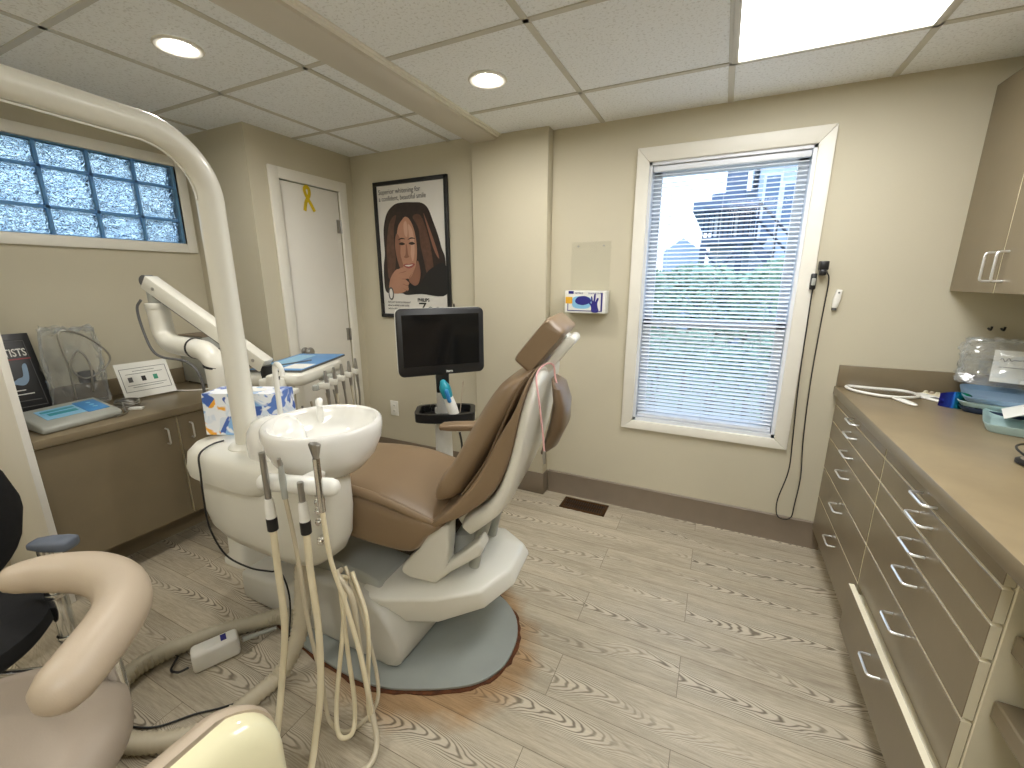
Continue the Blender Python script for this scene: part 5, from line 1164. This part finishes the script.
# ------------------------------------------------------------------ floor hoses, power brick
def corr(bm, pts, r, sub=14):
    P = spline(pts, sub); out, rs = [], []; L = 0; last = P[0]; step = 0.0085
    acc = [P[0]]
    for p in P[1:]:
        while (p-last).length >= step: last = last+(p-last).normalized()*step; acc.append(last.copy())
    tube(bm, acc, [r*(1.0 if i % 2 else 0.80) for i in range(len(acc))], 16)
b = NB(); corr(b, [(-1.42,0.93,0.06),(-1.50,0.92,0.05),(-1.585,0.85,0.038),(-1.685,0.735,0.036),(-1.755,0.59,0.036),(-1.745,0.49,0.036),(-1.70,0.43,0.036)], 0.033); solo('corrugated_hose', b, 'hose', 'grey corrugated hose running along the floor behind the white power brick', 'hose', ang=80)
b = NB(); corr(b, [(-1.25,0.88,0.44),(-1.247,0.855,0.28),(-1.25,0.825,0.15),(-1.262,0.75,0.05),(-1.275,0.655,0.033),(-1.285,0.565,0.033),(-1.32,0.50,0.033),(-1.40,0.435,0.033),(-1.51,0.385,0.033),(-1.62,0.36,0.033)], 0.030); solo('corrugated_hose', b, 'tube2', 'pale corrugated hose dropping from the cream unit and curving to the stool', 'hose', ang=80)
pbk = thing('power_brick', 'grey-white power brick with a blue and white label on the floor', 'power adapter', (-1.575, 0.715, 0))
ba, bb_ = V((0.42,0.90,0)).normalized(), V((-0.90,0.42,0)).normalized()
b = NB(); obox(b, (-1.575,0.710,0.041), (ba,bb_,(0,0,1)), (0.074,0.034,0.040), 0.014, 3); obj('case', b, 'white', pbk)
b = NB(); obox(b, (-1.575,0.712,0.0815), (ba,bb_,(0,0,1)), (0.036,0.020,0.0006)); obj('label_patch', b, 'paper', pbk)
b = NB(); obox(b, V((-1.575,0.712,0.0823))+ba*0.026, (ba,bb_,(0,0,1)), (0.009,0.017,0.0006)); obj('blue_mark', b, 'navy', pbk)
b = NB(); tube(b, [V((-1.575,0.71,0.035))+ba*0.085, V((-1.575,0.71,0.03))+ba*0.14, V((-1.575,0.71,0.02))+ba*0.2], [0.010,0.008,0.007], 10); obj('plug', b, 'grey', pbk)
b = NB(); p = V((-1.575,0.71,0.02))-ba*0.086; tube(b, [p, p-ba*0.03, p-ba*0.05+bb_*0.03, p-ba*0.03+bb_*0.09, p-ba*0.07+bb_*0.11, p-ba*0.16+bb_*0.07, p-ba*0.24+bb_*0.03, (-1.66,0.42,0.012),(-1.60,0.40,0.008)], 0.0042, 8, 6); obj('cord', b, 'black', pbk)

# ------------------------------------------------------------------ stools at the lower left
sto = thing('assistant_stool', 'tan upholstered assistant stool with curved padded arm rail, in the left foreground', 'stool', (-1.24, 0.10, 0))
SC = V((-1.235, 0.085, 0))
b = NB(); lathe(b, SC, [(0.20,0.375),(0.245,0.385),(0.262,0.41),(0.262,0.45),(0.245,0.475),(0.20,0.49),(0.10,0.494),(0.0,0.495)], 56); obj('seat', b, 'seatgrey', sto, ang=60)
b = NB(); AR = [(-1.445,0.285,0.70),(-1.40,0.325,0.70),(-1.31,0.368,0.70),(-1.21,0.376,0.70),(-1.12,0.350,0.70),(-1.06,0.305,0.70),(-1.015,0.250,0.695),(-0.985,0.208,0.69)]
tube(b, AR, [0.036,0.044,0.049,0.051,0.051,0.050,0.049,0.047], 24, 6, True); obj('arm_rail', b, 'tanpad', sto, ang=70)
b = NB(); tube(b, [(-1.20,0.33,0.64),(-1.205,0.335,0.50),(-1.21,0.32,0.36),(-1.23,0.2,0.345),(-1.235,0.1,0.35)], 0.016, 12, 5); obj('rail_support', b, 'chrome', sto)
b = NB(); cyl(b, SC+V((0,0,0.08)), SC+V((0,0,0.376)), 0.028, 20); obj('column', b, 'chrome', sto)
for a in range(5):
    an = math.radians(133+72*a); d = V((math.cos(an), math.sin(an), 0))
    b = NB(); tube(b, [SC+V((0,0,0.11)), SC+d*0.15+V((0,0,0.095)), SC+d*0.325+V((0,0,0.068))], [0.026,0.022,0.016], 10); lg = obj('leg', b, 'chrome', sto)
    cc_ = SC+d*0.325; s_ = V((-d.y,d.x,0))
    b = NB(); cyl(b, cc_+s_*-0.022+V((0,0,0.026)), cc_+s_*0.022+V((0,0,0.026)), 0.026, 18, 0.004); lathe(b, cc_+V((0,0,0.035)), [(0.02,0),(0.024,0.01),(0.014,0.03)], 14); obj('caster', b, 'black', lg)
# cream backrest shell with tan rim
bk = thing('stool_backrest', 'glossy cream stool backrest with tan padded rim at the bottom edge of the photo', 'stool', (-0.70, 0.17, 0))
def brk(x, h, s): # rounded outline in the YZ plane
    return [V((x+ (0.05*((p.y-0.17)/0.2)**2), p.y, p.z)) for p in rrect(V((x,0.175,0.525+h)), V((0,1,0)), V((0,0,1)), 0.185-s, 0.165-s, 0.075, 8)]
b = NB(); loft(b, [brk(-0.722,0,0.02), brk(-0.716,0,0.004), brk(-0.702,0,0.0), brk(-0.690,0,0.002)]); obj('cushion', b, 'tanpad', bk, ang=60)
b = NB(); loft(b, [brk(-0.690,0,0.005), brk(-0.675,0,0.006), brk(-0.655,0,0.012), brk(-0.640,0,0.030), brk(-0.632,0,0.055)]); obj('shell', b, 'creamgloss', bk, ang=60)
b = NB(); tube(b, [(-0.665,0.10,0.38),(-0.66,0.09,0.20),(-0.68,0.07,0.05),(-0.70,0.05,0.014)], 0.02, 12, 4); obj('support_bar', b, 'chrome', bk)
b = NB(); lathe(b, (-0.70,0.05,0.0), [(0.14,0.0),(0.14,0.012),(0.10,0.022),(0.03,0.03)], 32); obj('foot', b, 'black', bk)
# black operator chair
oc = thing('operator_chair', 'black fabric chair with slate armrest on a chrome post, at the left edge', 'chair', (-1.95, 0.2, 0))
OC = V((-1.90, 0.17, 0))
b = NB(); lathe(b, OC, [(0.18,0.33),(0.235,0.34),(0.255,0.365),(0.25,0.40),(0.20,0.42),(0.0,0.425)], 44, sx=1.0, sy=1.0); obj('seat', b, 'blackfab', oc, ang=60)
b = NB(); R = []
for k in range(25):
    a = -1+2*k/24; hh = math.sqrt(max(0.0, 1-abs(a)**2.6))
    R.append(supel((-2.17, 0.235+0.25*a, 0.63), (1,0,0), (0,0,1), 0.04*max(hh,0.15), 0.27*max(hh,0.10), 24, 2.4))
loft(b, R); obj('backrest', b, 'blackfab', oc, ang=60)
b = NB(); tube(b, [(-2.255,0.20,0.65),(-2.30,0.20,0.45),(-2.20,0.20,0.32),(-1.95,0.18,0.315)], 0.018, 12, 4); obj('back_bar', b, 'black', oc)
b = NB(); R = []
for xx, hw, hz_ in ((-0.085,0.012,0.004),(-0.075,0.030,0.012),(-0.03,0.038,0.017),(0.03,0.040,0.019),(0.062,0.036,0.018),(0.070,0.018,0.010)): R.append(supel(V((-1.755,0.432,0.612))+V((0.88,0.47,0))*xx*0.8, (-0.47,0.88,0), (0,0,1), hw*0.75, hz_, 24, 3.5))
loft(b, R); ap = obj('armrest', b, 'slate', oc, ang=60)
b = NB(); obox(b, (-1.80,0.415,0.475), ((0.88,0.47,0),(-0.47,0.88,0),(0,0,1)), (0.062,0.028,0.016), 0.006); obj('arm_bracket', b, 'slate', ap)
b = NB(); cyl(b, (-1.785,0.415,0.18), (-1.785,0.415,0.60), 0.017, 20); cyl(b, (-1.785,0.415,0.20), (-1.785,0.415,0.43), 0.023, 20, 0.003)
for z in (0.43,0.275): cyl(b, (-1.785,0.415,z), (-1.785,0.415,z+0.016), 0.028, 20, 0.003)
tube(b, [(-1.785,0.415,0.19),(-1.80,0.39,0.17),(-1.86,0.28,0.22),(-1.90,0.19,0.30)], 0.014, 12, 4); obj('arm_post', b, 'chrome', ap)
b = NB(); cyl(b, OC+V((0,0,0.08)), OC+V((0,0,0.335)), 0.028, 18); obj('column', b, 'chrome', oc)
for a in range(5):
    an = math.radians(24+72*a); d = V((math.cos(an), math.sin(an), 0))
    b = NB(); tube(b, [OC+V((0,0,0.10)), OC+d*0.24+V((0,0,0.068))], [0.026,0.018], 10); lg = obj('leg', b, 'black', oc)
    b = NB(); cc_ = OC+d*0.24; s_ = V((-d.y,d.x,0)); cyl(b, cc_+s_*-0.02+V((0,0,0.026)), cc_+s_*0.02+V((0,0,0.026)), 0.026, 16); obj('caster', b, 'black', lg)
# ------------------------------------------------------------------ outdoors, light and camera
def ebase(name, label, cat, loc, group=None): return thing(name, label, cat, loc, group)
b = NB(); box(b, -14, 14, YB+0.6, 40, -0.75, -0.65); box(b, -30, XL-0.5, -14, YB+0.6, -0.75, -0.65); struct('ground', b, 'ground', smooth=False)
hs = ebase('house', 'pale blue neighbouring house with outside stairs, seen through the blind', 'house', (0.3, 9.4, -0.65))
b = NB(); box(b, 0.40, 3.4, 9.0, 13, -0.65, 4.2); box(b, -0.30, 0.40, 9.6, 13, -0.65, 3.0); obj('wall', b, 'siding', hs, smooth=False)
b = NB(); box(b, -0.62, 0.42, 8.9, 13, 2.60, 2.76); box(b, -0.34, -0.12, 9.3, 12, 2.76, 2.94); box(b, -0.12, 0.22, 9.3, 12, 2.76, 3.9); prism(b, [(0.25,8.8,4.1),(0.25,8.8,4.25),(1.9,8.8,5.6),(3.6,8.8,4.25),(3.6,8.8,4.1)], (0,4.5,0)); obj('roof', b, 'roof', hs, smooth=False)
for x0, x1, z0, z1, y in ((0.50,0.70,2.1,3.1,9.0),(0.78,1.05,2.3,2.95,9.0),(-0.2,0.05,2.1,2.6,9.6),(0.14,0.32,2.1,2.7,9.6),(0.6,1.0,0.4,1.2,9.0)):
    b = NB(); box(b, x0-0.04, x1+0.04, y-0.04, y-0.001, z0-0.04, z1+0.04); o = obj('window_frame', b, 'vinylwin', hs, smooth=False)
    b = NB(); box(b, x0, x1, y-0.06, y-0.041, z0, z1); obj('pane', b, 'outglass', o, smooth=False)
b = NB(); box(b, -0.42, 0.40, 8.6, 9.6, 2.0, 2.12); obj('deck', b, 'deck', hs, smooth=False)
b = NB()
for x, y in ((-0.38,8.64),(0.2,8.64)): box(b, x-0.05, x+0.05, y-0.05, y+0.05, -0.65, 2.0)
tube(b, [(-0.38,8.64,1.95),(0.2,8.64,1.2)], 0.03, 6); tube(b, [(0.2,8.64,1.95),(-0.38,8.64,1.2)], 0.03, 6); obj('deck_post', b, 'deck', hs, smooth=False)
b = NB()
for k in range(11):
    x = -0.40+0.78*k/10; box(b, x-0.012, x+0.012, 8.60, 8.63, 2.12, 2.56)
box(b, -0.42, 0.38, 8.59, 8.64, 2.54, 2.60); obj('railing', b, 'rail', hs, smooth=False)
b = NB()
for k in range(9): box(b, 0.40+0.14*k, 0.56+0.14*k, 8.15, 8.95, 1.98-0.16*k, 2.03-0.16*k)
prism(b, [(0.38,8.14,2.05),(1.80,8.14,0.45),(1.80,8.14,0.25),(0.38,8.14,1.85)], (0,0.04,0)); obj('stairs', b, 'deck', hs, smooth=False)
b = NB()
for dz in (0.25, 0.5): tube(b, [(0.38,8.14,2.10+dz),(1.80,8.14,0.5+dz)], 0.022, 6)
for k in range(6): tube(b, [(0.4+0.27*k,8.14,2.0-0.31*k),(0.4+0.27*k,8.14,2.6-0.31*k)], 0.018, 6)
obj('stair_rail', b, 'rail', hs, smooth=False)
b = NB(); prism(b, [(-1.45,12,-0.6),(-1.45,12,2.1),(-1.0,12,2.42),(-0.55,12,2.1),(-0.55,12,-0.6)], (0,2,0)); hb = solo('house', b, 'siding', 'small distant gabled house left of the outside stairs', 'house', smooth=False)
def hedge(x0, x1, y0, y1, z1, n, lab, seed):
    r = random.Random(seed); b = NB()
    h = thing('hedge', lab, 'hedge', ((x0+x1)/2, (y0+y1)/2, -0.65))
    from mathutils import noise
    for i in range(n):
        x = r.uniform(x0, x1); yv = r.uniform(y0, y1); top = z1+0.22*noise.noise(V((x*2.2, yv*2, seed))); z = top-abs(r.gauss(0, 0.5))*(top+0.6)*0.5
        z = max(z, -0.6); s = r.uniform(0.03, 0.07)
        a = V((r.gauss(0,1), r.gauss(0,1), r.gauss(0,1))).normalized(); q = a.orthogonal().normalized(); c = V((x, yv, z))
        vs = [b.verts.new(c+a*s), b.verts.new(c+q*s*0.5), b.verts.new(c-a*s), b.verts.new(c-q*s*0.5)]; b.faces.new(vs)
    obj('foliage', b, 'leaf', h, smooth=False)
    b = NB()
    for k in range(int((x1-x0)/0.35)+1):
        x = x0+0.15+0.35*k; tube(b, [(x, (y0+y1)/2, -0.65), (x+0.05, (y0+y1)/2, z1*0.6)], 0.03, 6)
    obj('stems', b, 'bark', h)
hedge(-1.6, 0.7, 6.2, 7.0, 1.55, 5200, 'leafy green hedge outside the back wall window', 2)
hedge(-1.2, 1.0, 5.2, 5.8, 0.75, 3200, 'lower green shrub row outside, in front of the tall hedge', 5)

wd = bpy.data.worlds.new('overcast_sky'); bpy.context.scene.world = wd; wd.use_nodes = True
nt = wd.node_tree; bg = nt.nodes['Background']
tcw = nt.nodes.new('ShaderNodeTexCoord'); sx = nt.nodes.new('ShaderNodeSeparateXYZ'); nt.links.new(tcw.outputs['Generated'], sx.inputs[0])
rp = nt.nodes.new('ShaderNodeValToRGB'); nt.links.new(sx.outputs['Z'], rp.inputs['Fac'])
rp.color_ramp.elements[0].position = 0.0; rp.color_ramp.elements[0].color = (0.78, 0.89, 1.0, 1)
rp.color_ramp.elements[1].position = 0.6; rp.color_ramp.elements[1].color = (0.42, 0.66, 1.0, 1)
nt.links.new(rp.outputs['Color'], bg.inputs['Color']); bg.inputs['Strength'].default_value = 1.5

cam = bpy.data.cameras.new('camera'); co = bpy.data.objects.new('camera', cam); C.objects.link(co)
yaw, pitch, roll, fpx, H = 0.448, 0.238, -0.001, 426.84, 1.389
f = V((-math.sin(yaw)*math.cos(pitch), math.cos(yaw)*math.cos(pitch), -math.sin(pitch)))
r0 = V((math.cos(yaw), math.sin(yaw), 0)); u0 = r0.cross(f)
rr = r0*math.cos(roll)+u0*math.sin(roll); uu = -r0*math.sin(roll)+u0*math.cos(roll)
mw = Matrix.Identity(4)
for i in range(3): mw[i][0], mw[i][1], mw[i][2] = rr[i], uu[i], -f[i]
mw[2][3] = H; co.matrix_world = mw
cam.sensor_fit = 'HORIZONTAL'; cam.sensor_width = 36; cam.lens = 36*fpx/1024; cam.clip_start = 0.02; cam.clip_end = 200
sc = bpy.context.scene; sc.camera = co
sc.view_settings.view_transform = 'Standard'; sc.view_settings.look = 'None'; sc.view_settings.gamma = 1.0; sc.view_settings.use_curve_mapping = False
sc.view_settings.exposure = 0.95
sc.cycles.use_denoising = True; sc.cycles.max_bounces = 10; sc.cycles.transmission_bounces = 8; sc.cycles.transparent_max_bounces = 24; sc.cycles.diffuse_bounces = 5
sc.cycles.caustics_reflective = False; sc.cycles.caustics_refractive = False; sc.cycles.sample_clamp_indirect = 6.0
